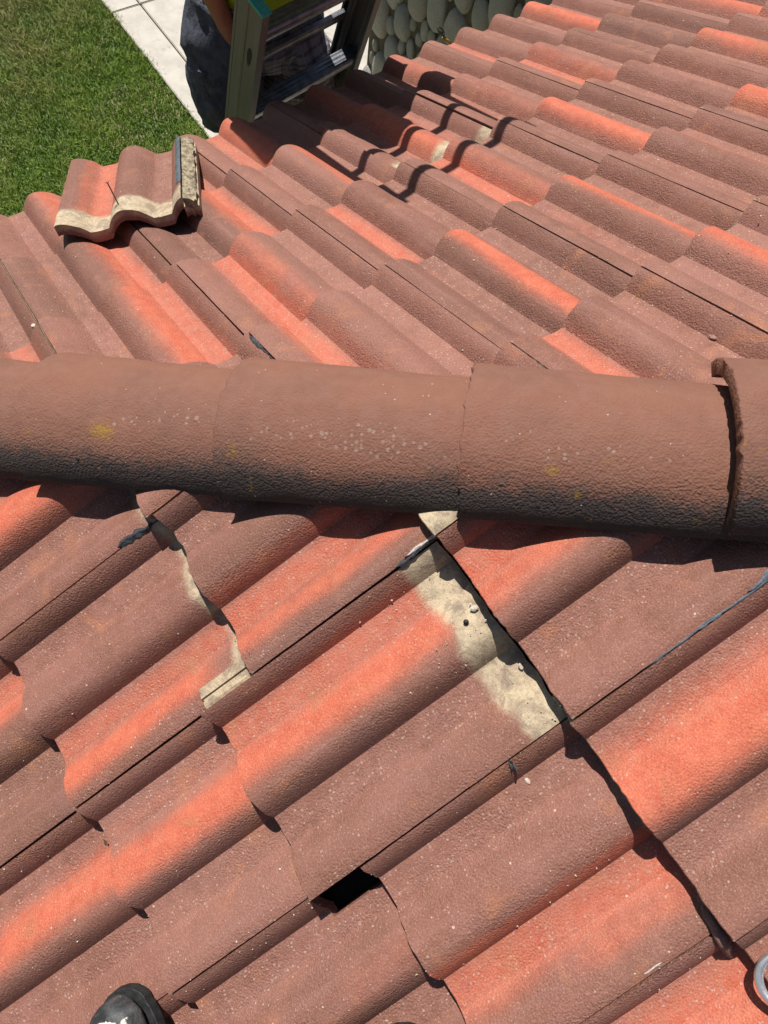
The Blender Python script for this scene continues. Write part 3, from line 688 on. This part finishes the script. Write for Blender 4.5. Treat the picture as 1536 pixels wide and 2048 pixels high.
mlt = mesh('tile_body', V, F, M_TILE, LT, ml, autos=40, attrs=at)
# rough underlock strip with mortar and tar on the right edge
V, F = [], []; n = 46; K = 9
for i in range(n + 1):
    v = -.40 + .40 * i / n
    for k in range(K):
        q = k / (K - 1); s = .3005 + q * (.030 + .006 * nz(v * 30, 5)); z = prof(.2968) - .003 - .010 * q + .0075 * nz(v * 45, q * 5, 3) * (1 if 0 < k else .3) + .004 * nz(v * 120, q * 14, 7)
        V.append((-s, v, z))
b0 = len(V)
for i in range(n + 1):
    v = -.40 + .40 * i / n
    V.append((-.3005, v, prof(.2968) - .022)); V.append((-(.327 + .005 * nz(v * 40, 9)), v, prof(.2968) - .034))
for i in range(n):
    for k in range(K - 1): F.append((i * K + k, (i + 1) * K + k, (i + 1) * K + k + 1, i * K + k + 1))
    a = b0 + 2 * i; F.append((a, a + 1, a + 3, a + 2)); F.append((i * K + K - 1, (i + 1) * K + K - 1, a + 3, a + 1)); F.append((i * K, a, a + 2, (i + 1) * K))
F.append(tuple([k for k in range(K)]) + (b0 + 1, b0)); F.append(tuple([n * K + k for k in range(K)][::-1]) + (b0 + 2 * n, b0 + 2 * n + 1))
mesh('mortar_strip', V, F, M_MORTAR, LT, ml, autos=70)
# tar strip along the joint edge
V, F = [], []
for i in range(41):
    v = -.395 + .30 * i / 40
    w_ = .016 + .006 * nz(v * 40, 1) + .004 * nz(v * 130, 2)
    for k in range(4):
        s = .2982 - w_ * k / 3; V.append((-s, v, prof(s) + .0016 * (1 if 0 < k < 3 else .3)))
for i in range(40):
    for k in range(3): F.append((i * 4 + k, i * 4 + k + 1, (i + 1) * 4 + k + 1, (i + 1) * 4 + k))
mesh('tar_strip', V, F, M_SEAL, LT, ml)
# nail
pn = ml @ Vector((-.150, -.037, prof(.150) - .002)); up = (ml.to_3x3() @ Vector((.10, -.18, 1))).normalized()
V, F = tube([pn, pn + up * .050, pn + up * .0505, pn + up * .052], [.0016, .0016, .0042, .0040], 10); mesh('nail', V, F, M_NAIL, LT)

# ------------------------------------------------------------------ ladder
LADR = empty('extension_ladder', G(1.0, 2.04, ZG), 'extension ladder leaning on the eave, olive rails, green end cap', 'ladder')
ang = R_(73); tw = R_(9); dL = dA * math.cos(tw) - aA * math.sin(tw); aL = aA * math.cos(tw) + dA * math.sin(tw)
Lv = -dL * math.cos(ang) + Vector((0, 0, math.sin(ang))); Nv = dL * math.sin(ang) + Vector((0, 0, math.cos(ang)))
LO = dA * 1.065 + aA * .81 + Vector((0, 0, -.46)) - aL * .81
LMx = Matrix((aL, Lv, aL.cross(Lv))).transposed().to_4x4(); LMx.translation = LO   # local: X across, Y along, Z = -Nv ?
zs = 1 if aL.cross(Lv).dot(Nv) > 0 else -1
LB = -(ZG + .46) / -math.sin(ang) * -1   # distance down to ground (negative y)
LBOT = (ZG + .46) / math.sin(ang)
def channel(xo, side, n0, n1, y0, y1, flange, t=.0025):
    """C rail: web at x=xo, flanges toward side (+1/-1), depth n0..n1 (along outward normal)"""
    bm = bmesh.new()
    prof_ = [(0, n0), (flange, n0), (flange, n0 + t * 3), (t, n0 + t), (t, (n0 + n1) / 2 - .008), (t * 2.2, (n0 + n1) / 2 - .004), (t * 2.2, (n0 + n1) / 2 + .004), (t, (n0 + n1) / 2 + .008), (t, n1 - t), (flange, n1 - t * 3), (flange, n1), (0, n1),
             (0, n1 * .72 + n0 * .28), (.0018, n1 * .70 + n0 * .30), (.0018, n1 * .66 + n0 * .34), (0, n1 * .64 + n0 * .36)]
    rings = []
    for y in (y0, y1): rings.append([bm.verts.new((xo + side * p[0], y, zs * p[1])) for p in prof_])
    n = len(prof_)
    for i in range(n): bm.faces.new((rings[0][i], rings[0][(i + 1) % n], rings[1][(i + 1) % n], rings[1][i]))
    bm.faces.new(rings[0]); bm.faces.new(rings[1][::-1]); bmesh.ops.recalc_face_normals(bm, faces=bm.faces[:]); return bm
U0, U1 = .806, 1.305
def rung(y, n0, n1, xa, xb, mat):
    """D-shaped ribbed tread"""
    bm = bmesh.new(); pr = []
    dep = n1 - n0
    top = [(n0, -.012), (n0, .008), (n0 + .004, .014)]
    for k in range(1, 8): top.append((n0 + dep * k / 8, .014 + (.0016 if k % 2 else 0)))
    top += [(n1 - .004, .014), (n1, .008), (n1, -.012), (n1 - .012, -.018), (n0 + .012, -.018)]
    R = []
    # tread stays level: rotate about X so that its top faces up
    ca, sa = math.cos(math.pi / 2 - ang), math.sin(math.pi / 2 - ang)
    for x in (xa, xb): R.append([bm.verts.new((x, y + (yy * ca) - zs * 0 + (nn - (n0 + n1) / 2) * -sa * .0, zs * nn)) for nn, yy in top])
    n = len(top)
    for i in range(n): bm.faces.new((R[0][i], R[0][(i + 1) % n], R[1][(i + 1) % n], R[1][i]))
    bm.faces.new(R[0]); bm.faces.new(R[1][::-1]); bmesh.ops.recalc_face_normals(bm, faces=bm.faces[:])
    bmesh.ops.bevel(bm, geom=[e for e in bm.edges if abs((e.verts[0].co - e.verts[1].co).x) > .1], offset=.0012, segments=1, affect='EDGES')
    return bm_obj('rung', bm, mat, LADR, LMx, smooth=True)
YT = .285
b = bm_obj('rail', channel(U0, 1, 0, .075, LBOT, YT, .026), M_ALU, LADR, LMx, smooth=True); b['label'] = 'olive grey lower rail with green cap'
bm_obj('rail', channel(U1, -1, 0, .075, LBOT, YT, .026), M_ALU, LADR, LMx, smooth=True)
f0, f1 = .080, .112
bm_obj('fly_rail', channel(U0 + .006, 1, f0, f1, LBOT + .6, 1.25, .026), M_ALU, LADR, LMx, smooth=True)
bm_obj('fly_rail', channel(U1 - .006, -1, f0, f1, LBOT + .6, 1.25, .026), M_ALU, LADR, LMx, smooth=True)
y = .20
ys_ = [.195 - .305 * k for k in range(0, 9)]
for yy in ys_: rung(yy, .008, .062, U0 + .003, U1 - .003, M_ALUD)
for yy in [.305 * k + .0 for k in range(-4, 5)]: rung(yy + .0, f0 + .006, f1 - .006, U0 + .01, U1 - .01, M_ALUD)
for xx, sd_ in ((U0, 1), (U1, -1)):
    bm = box_vf((xx + sd_ * .012, YT + .004, zs * .0375), .034, .009, .082, .002); bmesh.ops.rotate(bm, verts=bm.verts, cent=(xx, YT, 0), matrix=Matrix.Rotation(0, 3, 'X'))
    bm_obj('end_cap', bm, M_GREEN, LADR, LMx, smooth=True)
    bm = box_vf((xx + sd_ * .012, LBOT + .02, zs * .0375), .05, .04, .10, .006); bm_obj('foot', bm, M_BLACKP, LADR, LMx, smooth=True)
# leaf-shaped dent plate on the left rail
V, F = [], []
for lay in (0, 1):
    for k in range(20):
        a = 2 * math.pi * k / 20; V.append((U0 - .0012 - .0004 * lay, .125 + .030 * math.cos(a), zs * (.030 + .0085 * math.sin(a) * (1 + .3 * math.cos(a)))))
F = [tuple(range(20)), tuple(range(39, 19, -1))] + [(k, (k + 1) % 20, 20 + (k + 1) % 20, 20 + k) for k in range(20)]
o = mesh('slot', V, F, M_BLACKP, LADR, LMx, smooth=False); o['label'] = 'dark leaf-shaped slot in the rail'

# ------------------------------------------------------------------ person behind the ladder
PER = empty('person', G(1.04, 1.50, -1.36), 'person in plaid shorts and lime hi-vis shirt standing on the ladder beyond the eave', 'person')
def skin_fig(name, pts, edges, rad, mat, parent, sub=2, root=0):
    me = bpy.data.meshes.new(name); me.from_pydata([tuple(p) for p in pts], edges, []); o = bpy.data.objects.new(name, me); link(o)
    if parent: o.parent = parent; o.matrix_basis = parent_world(parent).inverted()
    md = o.modifiers.new('skin', 'SKIN'); md.use_smooth_shade = True
    for i, r in enumerate(rad):
        sv = me.skin_vertices[0].data[i]; sv.radius = r if isinstance(r, tuple) else (r, r); sv.use_root = (i == root)
    ss = o.modifiers.new('subsurf', 'SUBSURF'); ss.levels = sub; ss.render_levels = sub; me.materials.append(mat); return o
cu, cd = 1.02, 1.38; zf = -1.34
J = {}
def P_(n, u, d, z, r): J[n] = (len(J), G(u, d, z), r)
P_('pelvis', cu, cd, -.47, .13); P_('belly', cu, cd - .06, -.30, .125); P_('chest', cu + .01, cd - .20, .02, (.22, .15)); P_('neckb', cu + .02, cd - .31, .20, .07)
P_('neck', cu + .02, cd - .34, .21, .055); P_('head', cu + .03, cd - .39, .285, .088); P_('crown', cu + .03, cd - .42, .36, .08)
P_('hipL', cu - .11, cd, -.53, .10); P_('thL', cu - .135, cd - .02, -.72, .075); P_('kneeL', cu - .145, cd - .03, -.93, .055); P_('calfL', cu - .15, cd + .03, -1.08, .055); P_('ankL', cu - .14, cd + .02, -1.30, .036); P_('toeL', cu - .14, cd - .13, -1.34, .034)
P_('hipR', cu + .11, cd, -.53, .10); P_('thR', cu + .10, cd - .02, -.72, .075); P_('kneeR', cu + .07, cd - .01, -.93, .055); P_('calfR', cu + .055, cd + .04, -1.08, .055); P_('ankR', cu + .05, cd + .02, -1.30, .036); P_('toeR', cu + .05, cd - .13, -1.34, .034)
P_('shL', cu - .22, cd - .30, .19, .062); P_('elL', cu - .235, cd - .12, -.16, .045); P_('foL', cu - .185, cd - .09, -.32, .034); P_('wrL', cu - .155, cd - .10, -.42, .026)
P_('shR', cu + .21, cd - .30, .19, .062); P_('elR', cu + .36, cd - .38, .0, .045); P_('foR', cu + .34, cd - .37, .09, .034); WR_ = LO + aL * (U1 + .03) + Lv * .62 + Nv * .10; P_('wrR', WR_.dot(aA), WR_.dot(dA), WR_.z, .026)
E_ = [('pelvis', 'belly'), ('belly', 'chest'), ('chest', 'neckb'), ('neckb', 'neck'), ('neck', 'head'), ('head', 'crown'), ('pelvis', 'hipL'), ('hipL', 'thL'), ('thL', 'kneeL'), ('kneeL', 'calfL'), ('calfL', 'ankL'), ('ankL', 'toeL'),
      ('pelvis', 'hipR'), ('hipR', 'thR'), ('thR', 'kneeR'), ('kneeR', 'calfR'), ('calfR', 'ankR'), ('ankR', 'toeR'), ('neckb', 'shL'), ('shL', 'elL'), ('elL', 'foL'), ('foL', 'wrL'), ('neckb', 'shR'), ('shR', 'elR'), ('elR', 'foR'), ('foR', 'wrR')]
pts = [J[k][1] for k in J]; rad = [J[k][2] for k in J]; ed = [(J[a][0], J[b_][0]) for a, b_ in E_]
# hands: palm + five fingers grown from the wrists
def hand(wr, fdir, sdir, ndir, curl, out_pts, out_ed, out_rad, wi):
    """fdir along fingers, sdir toward thumb, ndir palm normal (closing side)"""
    palm = wr + fdir * .045; pi = len(out_pts); out_pts.append(palm); out_rad.append((.036, .018)); out_ed.append((wi, pi))
    for k, (off, ln) in enumerate(((.027, .070), (.009, .078), (-.010, .072), (-.028, .056))):
        base = wr + fdir * .085 + sdir * off; a = curl; p = base; prev = pi; d = fdir
        ids = len(out_pts); out_pts.append(p); out_rad.append(.0095); out_ed.append((prev, ids)); prev = ids
        for q, fr in enumerate((.45, .32, .23)):
            d = (fdir * math.cos(a * (q + .6)) + ndir * math.sin(a * (q + .6))); p = p + d * ln * fr; i_ = len(out_pts); out_pts.append(p); out_rad.append(.0085 - q * .0008); out_ed.append((prev, i_)); prev = i_
    p = wr + fdir * .02 + sdir * .022; i_ = len(out_pts); out_pts.append(p); out_rad.append(.012); out_ed.append((wi, i_))
    for q, st in enumerate((.03, .028)):
        p = p + (fdir * .6 + sdir * .7 + ndir * (.3 + .5 * q)).normalized() * st; n_ = len(out_pts); out_pts.append(p); out_rad.append(.0095); out_ed.append((i_, n_)); i_ = n_
hand(J['wrL'][1], (Vector((0, 0, -1)) + aA * .2 - dA * .2).normalized(), -dA, aA, .35, pts, ed, rad, J['wrL'][0])
hand(J['wrR'][1], (-dA * .6 + Vector((0, 0, .5)) - aA * .3).normalized(), Vector((0, 0, 1)), -aA, .8, pts, ed, rad, J['wrR'][0])
body = skin_fig('body', pts, ed, rad, M_SKIN, PER, 2)
# clothes: lofted rings with folds
def loft(name, rings, mat, parent, n=40, fold=.008, seed=1, rows=26, thick=.004):
    """rings: (centre, ru, rd) ; ring plane horizontal"""
    V, F = [], []; m_ = len(rings) - 1
    for i in range(rows + 1):
        t = i / rows * m_; a = min(int(t), m_ - 1); f = t - a; f2 = f * f * (3 - 2 * f)
        c0, u0, d0 = rings[a]; c1, u1, d1 = rings[a + 1]; c = c0.lerp(c1, f); ru = u0 + (u1 - u0) * f2; rd = d0 + (d1 - d0) * f2
        for k in range(n):
            th = 2 * math.pi * k / n; w_ = 1 + fold / .1 * (nz(math.cos(th) * 2.2 + seed, math.sin(th) * 2.2, i * .22) + .6 * nz(math.cos(th) * 6 + seed, math.sin(th) * 6, i * .35 + seed))
            V.append(c + aA * math.cos(th) * ru * w_ + dA * math.sin(th) * rd * w_ + Vector((0, 0, .006 * nz(th * 2, i, seed))))
    for i in range(rows):
        for k in range(n): F.append((i * n + k, i * n + (k + 1) % n, (i + 1) * n + (k + 1) % n, (i + 1) * n + k))
    o = mesh(name, V, F, mat, parent); uv = o.data.uv_layers.new(name='UVMap'); me = o.data
    co = [(v.index // n, v.index % n) for v in me.vertices]
    for p in me.polygons:
        for li in p.loop_indices:
            vi = me.loops[li].vertex_index; i, k = vi // n, vi % n
            if k == 0 and any(me.loops[q].vertex_index % n == n - 1 for q in p.loop_indices): k = n
            uv.data[li].uv = (k / n, i / rows * 1.6)
    so = o.modifiers.new('thickness', 'SOLIDIFY'); so.thickness = thick; so.offset = -1
    return o
g = J
loft('shorts_leg', [(G(cu - .08, cd, -.36), .125, .135), (G(cu - .13, cd, -.50), .125, .140), (G(cu - .155, cd - .02, -.62), .118, .130), (G(cu - .155, cd - .025, -.73), .108, .118)], M_DENIM, PER, fold=.014, seed=3)['label'] = 'left leg of the shorts in crumpled charcoal cloth'
loft('shorts_leg', [(G(cu + .06, cd, -.40), .135, .145), (G(cu + .11, cd, -.56), .125, .145), (G(cu + .125, cd - .03, -.62), .125, .135), (G(cu + .12, cd - .03, -.71), .130, .135)], M_PLAID, PER, fold=.011, seed=7)
loft('shorts_waist', [(G(cu, cd, -.30), .175, .135), (G(cu, cd, -.40), .190, .150), (G(cu, cd, -.50), .205, .155), (G(cu, cd, -.57), .12, .12)], M_PLAID, PER, fold=.010, seed=9)
sl = loft('shirt', [(G(cu + .02, cd - .05, -.345), .170, .150), (G(cu + .02, cd - .12, -.16), .190, .155), (G(cu + .02, cd - .23, .04), .225, .155), (G(cu + .01, cd - .30, .18), .23, .13), (G(cu + .02, cd - .33, .235), .08, .07)], M_SHIRT, PER, fold=.008, seed=12)
for sgn, sh, el in ((-1, 'shL', 'elL'), (1, 'shR', 'elR')):
    a, b_ = J[sh][1], J[el][1]; V, F = tube([a - aA * sgn * .05 + Vector((0, 0, .01)), a, a.lerp(b_, .3), a.lerp(b_, .62)], [.075, .078, .068, .066], 16, cap=False); o = mesh('sleeve', V, F, M_SHIRT, PER)
    so = o.modifiers.new('thickness', 'SOLIDIFY'); so.thickness = .004
# cargo pocket and drawn-up cords, left leg
V, F = [], []
bm = box_vf((0, 0, 0), .12, .035, .14, .015); bmesh.ops.subdivide_edges(bm, edges=bm.edges[:], cuts=3, use_grid_fill=True)
for v in bm.verts: v.co += Vector((nz(v.co.x * 30, v.co.z * 30, 1), nz(v.co.y * 30, v.co.z * 30, 2), nz(v.co.z * 30, v.co.x * 30, 3))) * .009
mp = Matrix((aA, dA, Vector((0, 0, 1)))).transposed().to_4x4(); mp.translation = G(cu - .215, cd - .035, -.585); mp = mp @ Matrix.Rotation(R_(40), 4, 'Z')
bm_obj('cargo_pocket', bm, M_DENIM, PER, mp, smooth=True, autos=60)
# shoes
for s_ in 'LR':
    a, t = J['ank' + s_][1], J['toe' + s_][1]
    V, F = tube([a + dA * .05 + Vector((0, 0, .05)), a + dA * .045 + Vector((0, 0, -.01)), a.lerp(t, .4) + Vector((0, 0, .005)), a.lerp(t, .8), t, t - dA * .03], [.045, .05, .05, .046, .036, .015], 16); mesh('shoe', V, F, M_BLACKP, PER)
# head: hair, ears, nose, eyes, mouth (looks down to its hands)
hc = J['head'][1]; fdir = (-dA + Vector((0, 0, -.3))).normalized()
bm = bmesh.new(); bmesh.ops.create_uvsphere(bm, u_segments=24, v_segments=16, radius=1)
for v in bm.verts: v.co = Vector((v.co.x * .098, v.co.y * .112, v.co.z * .105)) * (1 + .05 * nz(v.co.x * 5, v.co.y * 5, v.co.z * 5))
mh = Matrix((aA, dA, Vector((0, 0, 1)))).transposed().to_4x4(); mh.translation = hc + Vector((0, 0, .055)) + dA * .028; bm_obj('hair', bm, M_HAIR, PER, mh, smooth=True, autos=90)
def feat(name, off, r, mat, st=(1, 1, 1)):
    bm = bmesh.new(); bmesh.ops.create_uvsphere(bm, u_segments=12, v_segments=8, radius=r)
    for v in bm.verts: v.co = Vector((v.co.x * st[0], v.co.y * st[1], v.co.z * st[2]))
    mh2 = mh.copy(); mh2.translation = hc + aA * off[0] - dA * off[1] + Vector((0, 0, off[2])); bm_obj(name, bm, mat, PER, mh2, smooth=True, autos=90)
feat('nose', (0, .093, .015), .016, M_SKIN, (.8, 1.1, 1.3)); feat('mouth', (0, .083, -.03), .02, simple('lips', (.38, .14, .10), (.34, .12, .09)), (1.2, .4, .35))
for e in (-1, 1): feat('eye', (e * .032, .080, .045), .010, M_WHITE, (1.2, .6, .8)); feat('ear', (e * .088, -.005, .03), .025, M_SKIN, (.4, .8, 1.3))

# ------------------------------------------------------------------ river-rock wall
UW = 2.62; D0, D1, WZ0, WZ1 = 1.15, 2.86, ZG, -.35
SW = empty('stone_wall', G(UW, 1.9, ZG), 'grey river-rock faced wall standing in shade beyond the eave', 'wall')
bm = slab('wall_core', UW, UW + .3, D0, D1, WZ1, WZ1 - WZ0, M_WALLM, SW, 0)
random.seed(5); rocks = []
protos = []
for k in range(7):
    b_ = bmesh.new(); bmesh.ops.create_icosphere(b_, subdivisions=3, radius=1)
    for v in b_.verts:
        c = v.co; p = 2.1 + .06 * k; l = (abs(c.x) ** p + abs(c.y) ** p + abs(c.z) ** p) ** (1 / p); c = c / l
        v.co = c * (1 + .17 * nz(c.x * 1.3 + k * 7, c.y * 1.3, c.z * 1.3 + k) + .04 * nz(c.x * 4 + k * 7, c.y * 4, c.z * 4))
    me = bpy.data.meshes.new('stone'); b_.to_mesh(me); b_.free(); me.materials.append(M_STONE); me.polygons.foreach_set('use_smooth', [True] * len(me.polygons)); protos.append(me)
placed = []
tries = 0
while tries < 9000:
    tries += 1
    r = (.085 if tries < 1500 else .062 if tries < 4000 else .035) * rn(.8, 1.15); asp = rn(1.15, 1.7)
    d = rn(D0 + .05, D1 - .05); z = rn(WZ0 + .1, WZ1 - .06)
    if z < -2.35: continue
    if all(math.hypot((d - q[0]) / (r + q[2]), (z - q[1]) / (r * asp + q[2] * q[3])) > .94 for q in placed): placed.append((d, z, r, asp))
for (d, z, r, asp) in placed:
    o = bpy.data.objects.new('stone', random.choice(protos)); link(o, SW)
    mm = Matrix((dA, aA, Vector((0, 0, 1)))).transposed().to_4x4(); mm.translation = G(UW - .004, d, z)
    mm = mm @ Matrix.Rotation(rn(-.3, .3), 4, 'Y') @ Matrix.Diagonal((r * .98, r * .55, r * asp * .98, 1)); o.matrix_basis = parent_world(SW).inverted() @ mm
print('stones', len(placed))
# cable loop with yellow ferrule hanging in front of the wall
def uv_ray(x, y, d):
    q = ray(x, y); k = np.array([-1, 1, 0]) / s2; t = (d - CP @ k) / (q @ k); return Vector(CP + q * t)
DL = 1.14
CL = empty('cable_loop', uv_ray(893, 80, DL), 'thin black cable loop with yellow ferrule sticking up behind the eave', 'cable')
lp = [uv_ray(x, y, DL) for x, y in ((893, 78), (884, 70), (877, 62), (875, 57), (879, 55), (885, 58), (888, 64), (888, 70), (888, 76))]
V, F = tube(lp, .0022, 8); mesh('wire', V, F, M_BLACKP, CL)
V, F = tube([uv_ray(x, y, DL) for x, y in ((885, 76), (892, 80), (899, 84))], [.004, .0055, .005], 10); mesh('ferrule', V, F, M_YEL, CL)
V, F = tube([uv_ray(x, y, DL) for x, y in ((897, 83), (915, 100), (930, 150))], .003, 8); mesh('tail', V, F, M_BLACKP, CL)

# ------------------------------------------------------------------ steel ring, lower right
Pc, Nc = at_px(1584, 1946); 
rg = bmesh.new(); Rm, rm = .0335, .0042
Vv, Ff = [], []
nn_, kk = 56, 12
qn = (Nc + Vector((-.25, .1, 0))).normalized().to_track_quat('Z', 'Y').to_matrix().to_4x4(); qn.translation = Pc + Nc * .022
for i in range(nn_):
    a = 2 * math.pi * i / nn_
    for k in range(kk):
        b_ = 2 * math.pi * k / kk; Vv.append(((Rm + rm * math.cos(b_)) * math.cos(a), (Rm + rm * math.cos(b_)) * math.sin(a) * 1.25, rm * math.sin(b_)))
for i in range(nn_):
    for k in range(kk): Ff.append((i * kk + k, ((i + 1) % nn_) * kk + k, ((i + 1) % nn_) * kk + (k + 1) % kk, i * kk + (k + 1) % kk))
RG = empty('steel_ring', Pc, 'shiny steel ring lying on the tiles at the lower right corner', 'ring')
mesh('ring', Vv, Ff, M_STEEL, RG, qn)
mt_ = Pc + Nc * .014 + aB * .036 
bmx = box_vf((0, 0, 0), .05, .028, .004, .0015); mq = FB.copy(); mq.translation = Pc + Nc * .024 + aB * .05; bm_obj('strap', bmx, M_BLACKP, RG, mq, smooth=True)
rg.free()

# ------------------------------------------------------------------ boots
def boot(px_tip, px_dir, label, z_add=.0, Lb=.29, seed=0, sc_on=True):
    tip, N_ = at_px(*px_tip); heel, _ = at_px(*px_dir); f = (tip - heel).normalized(); side = N_.cross(f).normalized(); n_ = f.cross(side) * -1
    n_ = side.cross(f); n_ = n_ if n_.z > 0 else -n_
    m = Matrix((side, f, n_)).transposed().to_4x4()
    if m.determinant() < 0: m = Matrix((-side, f, n_)).transposed().to_4x4()
    m.translation = tip + N_ * (.004 + z_add)
    root = empty('boot', m.translation - f * Lb, label, 'boot')
    st = []  # (y from tip (negative back), half width, height, z0)
    prof_b = [(0.0, .006, .012, .022), (-.004, .020, .026, .020), (-.012, .031, .040, .017), (-.028, .041, .054, .013), (-.050, .047, .064, .012), (-.080, .050, .070, .012), (-.115, .049, .078, .012), (-.15, .045, .092, .012), (-.19, .041, .11, .012), (-.23, .039, .125, .012), (-.27, .036, .12, .012), (-.29, .022, .10, .014)]
    V, F, sc, tn = [], [], [], []; K = 56
    pb = np.array(prof_b); tt = np.linspace(0, len(pb) - 1, 60); prof_b = [tuple(np.interp(t, range(len(pb)), pb[:, q]) for q in range(4)) for t in tt]
    for i, (y, w_, h, z0) in enumerate(prof_b):
        for k in range(K):
            a = 2 * math.pi * k / K; cx = math.cos(a); sz = math.sin(a)
            x = w_ * math.copysign(abs(cx) ** .8, cx); z = z0 + (h * .5) * (1 + math.copysign(abs(sz) ** .8, sz))
            r = .0016 * nz(x * 60 + seed, y * 60, z * 60); V.append((x + r, y + r, z + r))
            topz = sz > .0
            ring = math.exp(-((y + .020 + .5 * x * x / .04) / .006) ** 2) if topz else 0
            welt = math.exp(-((z - .03) / .006) ** 2) * .55 if abs(cx) > .5 else 0
            sc.append(max(ring * .95, .28 if topz else 0, welt * (.9 if x > 0 else .4), math.exp(-((x - .032) / .008) ** 2) * .75 if topz and y < -.02 else 0) if sc_on else 0.)
            tn.append(math.exp(-((x + .002) / .010) ** 2 - ((y + .050) / .014) ** 2) + math.exp(-((x - .008) / .010) ** 2 - ((y + .066) / .008) ** 2) if topz and sc_on else 0)
    for i in range(len(prof_b) - 1):
        for k in range(K): F.append((i * K + k, i * K + (k + 1) % K, (i + 1) * K + (k + 1) % K, (i + 1) * K + k))
    F.append(tuple(range(K))[::-1]); F.append(tuple((len(prof_b) - 1) * K + k for k in range(K)))
    o = mesh('upper', V, F, M_BOOT, root, m, attrs=dict(scuff=sc, tan=tn)); ss = o.modifiers.new('s', 'SUBSURF'); ss.levels = ss.render_levels = 2
    V, F = [], []
    for i, (y, w_, h, z0) in enumerate(prof_b):
        yy = y + (.005 if y > -.02 else 0)
        for (sx, z) in ((-1, 0), (-1.0, .016), (1.0, .016), (1, 0)): V.append((sx * (w_ + .0025), yy - .002, z))
    for i in range(len(prof_b) - 1):
        for k in range(4): F.append((i * 4 + k, i * 4 + (k + 1) % 4, (i + 1) * 4 + (k + 1) % 4, (i + 1) * 4 + k))
    F.append((3, 2, 1, 0)); b4 = (len(prof_b) - 1) * 4; F.append((b4, b4 + 1, b4 + 2, b4 + 3)); o = mesh('sole', V, F, M_BLACKP, root, m, smooth=False); bv = o.modifiers.new('b', 'BEVEL'); bv.width = .003
    V, F = tube([m @ Vector((0, -.215, .10)), m @ Vector((0, -.225, .16)), m @ Vector((0, -.235, .22))], [.052, .054, .058], 20); o = mesh('shaft', V, F, M_BOOT, root)
    return root
boot((262, 1964), (330, 2260), 'scuffed black work boot at the bottom left with a torn tan patch on its toe', z_add=.006)
boot((812, 2040), (850, 2330), 'second dark boot toe barely showing at the bottom centre edge', z_add=.004, seed=5, sc_on=False)

# ------------------------------------------------------------------ grass
N = 230000
u = rng.uniform(-1.0, 1.690, N); d = rng.uniform(.95, 6.9, N)
u += .012 * np.sin(d * 9)
edge = u > 1.672; d[edge] += 0
h = rng.uniform(.018, .046, N) ; wv = rng.uniform(.0022, .0040, N)
cl = np.zeros(N)
cx = rng.uniform(-1, 1.7, 900); 
ph = np.sin(u * 7.1 + 1.3 * np.sin(d * 5.3)) * np.sin(d * 6.7 + 1.1 * np.sin(u * 6.1)) + .6 * np.sin(u * 23 + d * 9) * np.sin(d * 19 - u * 7)
h *= 1 + .22 * ph
dryf = .5 + .5 * np.tanh((d - 4.45 - .76 * u + .35 * ph + rng.normal(0, .45, N)) * 1.3)
dryf2 = (np.sin(u * 3.1 + 4) * np.sin(d * 2.3 + .5) + rng.normal(0, .6, N) > 1.25) * .6
dry = np.clip(np.maximum(dryf * 1.05, dryf2), 0, 1) * rng.uniform(.45, 1., N)
tone = np.clip(.28 + .30 * ph + rng.normal(0, .25, N), 0, 1)
yaw = rng.uniform(0, 2 * np.pi, N); lean = rng.uniform(.2, 1.3, N) * h; ly = rng.uniform(0, 2 * np.pi, N)
bx = (u - d) / s2; by = (u + d) / s2
c_, s_ = np.cos(yaw) * wv, np.sin(yaw) * wv; lx, lyy = np.cos(ly) * lean, np.sin(ly) * lean
Vt = np.empty((N, 5, 3))
Vt[:, 0] = np.c_[bx - c_, by - s_, np.full(N, ZG)]; Vt[:, 1] = np.c_[bx + c_, by + s_, np.full(N, ZG)]
Vt[:, 2] = np.c_[bx - c_ * .8 + lx * .35, by - s_ * .8 + lyy * .35, ZG + h * .6]; Vt[:, 3] = np.c_[bx + c_ * .8 + lx * .35, by + s_ * .8 + lyy * .35, ZG + h * .6]
Vt[:, 4] = np.c_[bx + lx, by + lyy, ZG + h]
me = bpy.data.meshes.new('grass'); me.vertices.add(N * 5); me.vertices.foreach_set('co', Vt.ravel())
base = np.arange(N) * 5
tri = np.stack([base, base + 1, base + 3, base, base + 3, base + 2, base + 2, base + 3, base + 4], 1).reshape(-1)
me.loops.add(N * 9); me.loops.foreach_set('vertex_index', tri.astype(np.int32)); me.polygons.add(N * 3); me.polygons.foreach_set('loop_start', (np.arange(N * 3) * 3).astype(np.int32)); me.polygons.foreach_set('loop_total', np.full(N * 3, 3, np.int32))
me.update(calc_edges=True)
for nm, a in (('tone', tone), ('dry', dry)):
    at = me.attributes.new(nm, 'FLOAT', 'POINT'); at.data.foreach_set('value', np.repeat(a, 5).astype(np.float32))
me.materials.append(M_BLADE)
go = bpy.data.objects.new('grass', me); link(go); tag(go, 'short green grass, browner at the far left, below the eave', 'grass', kind='stuff')
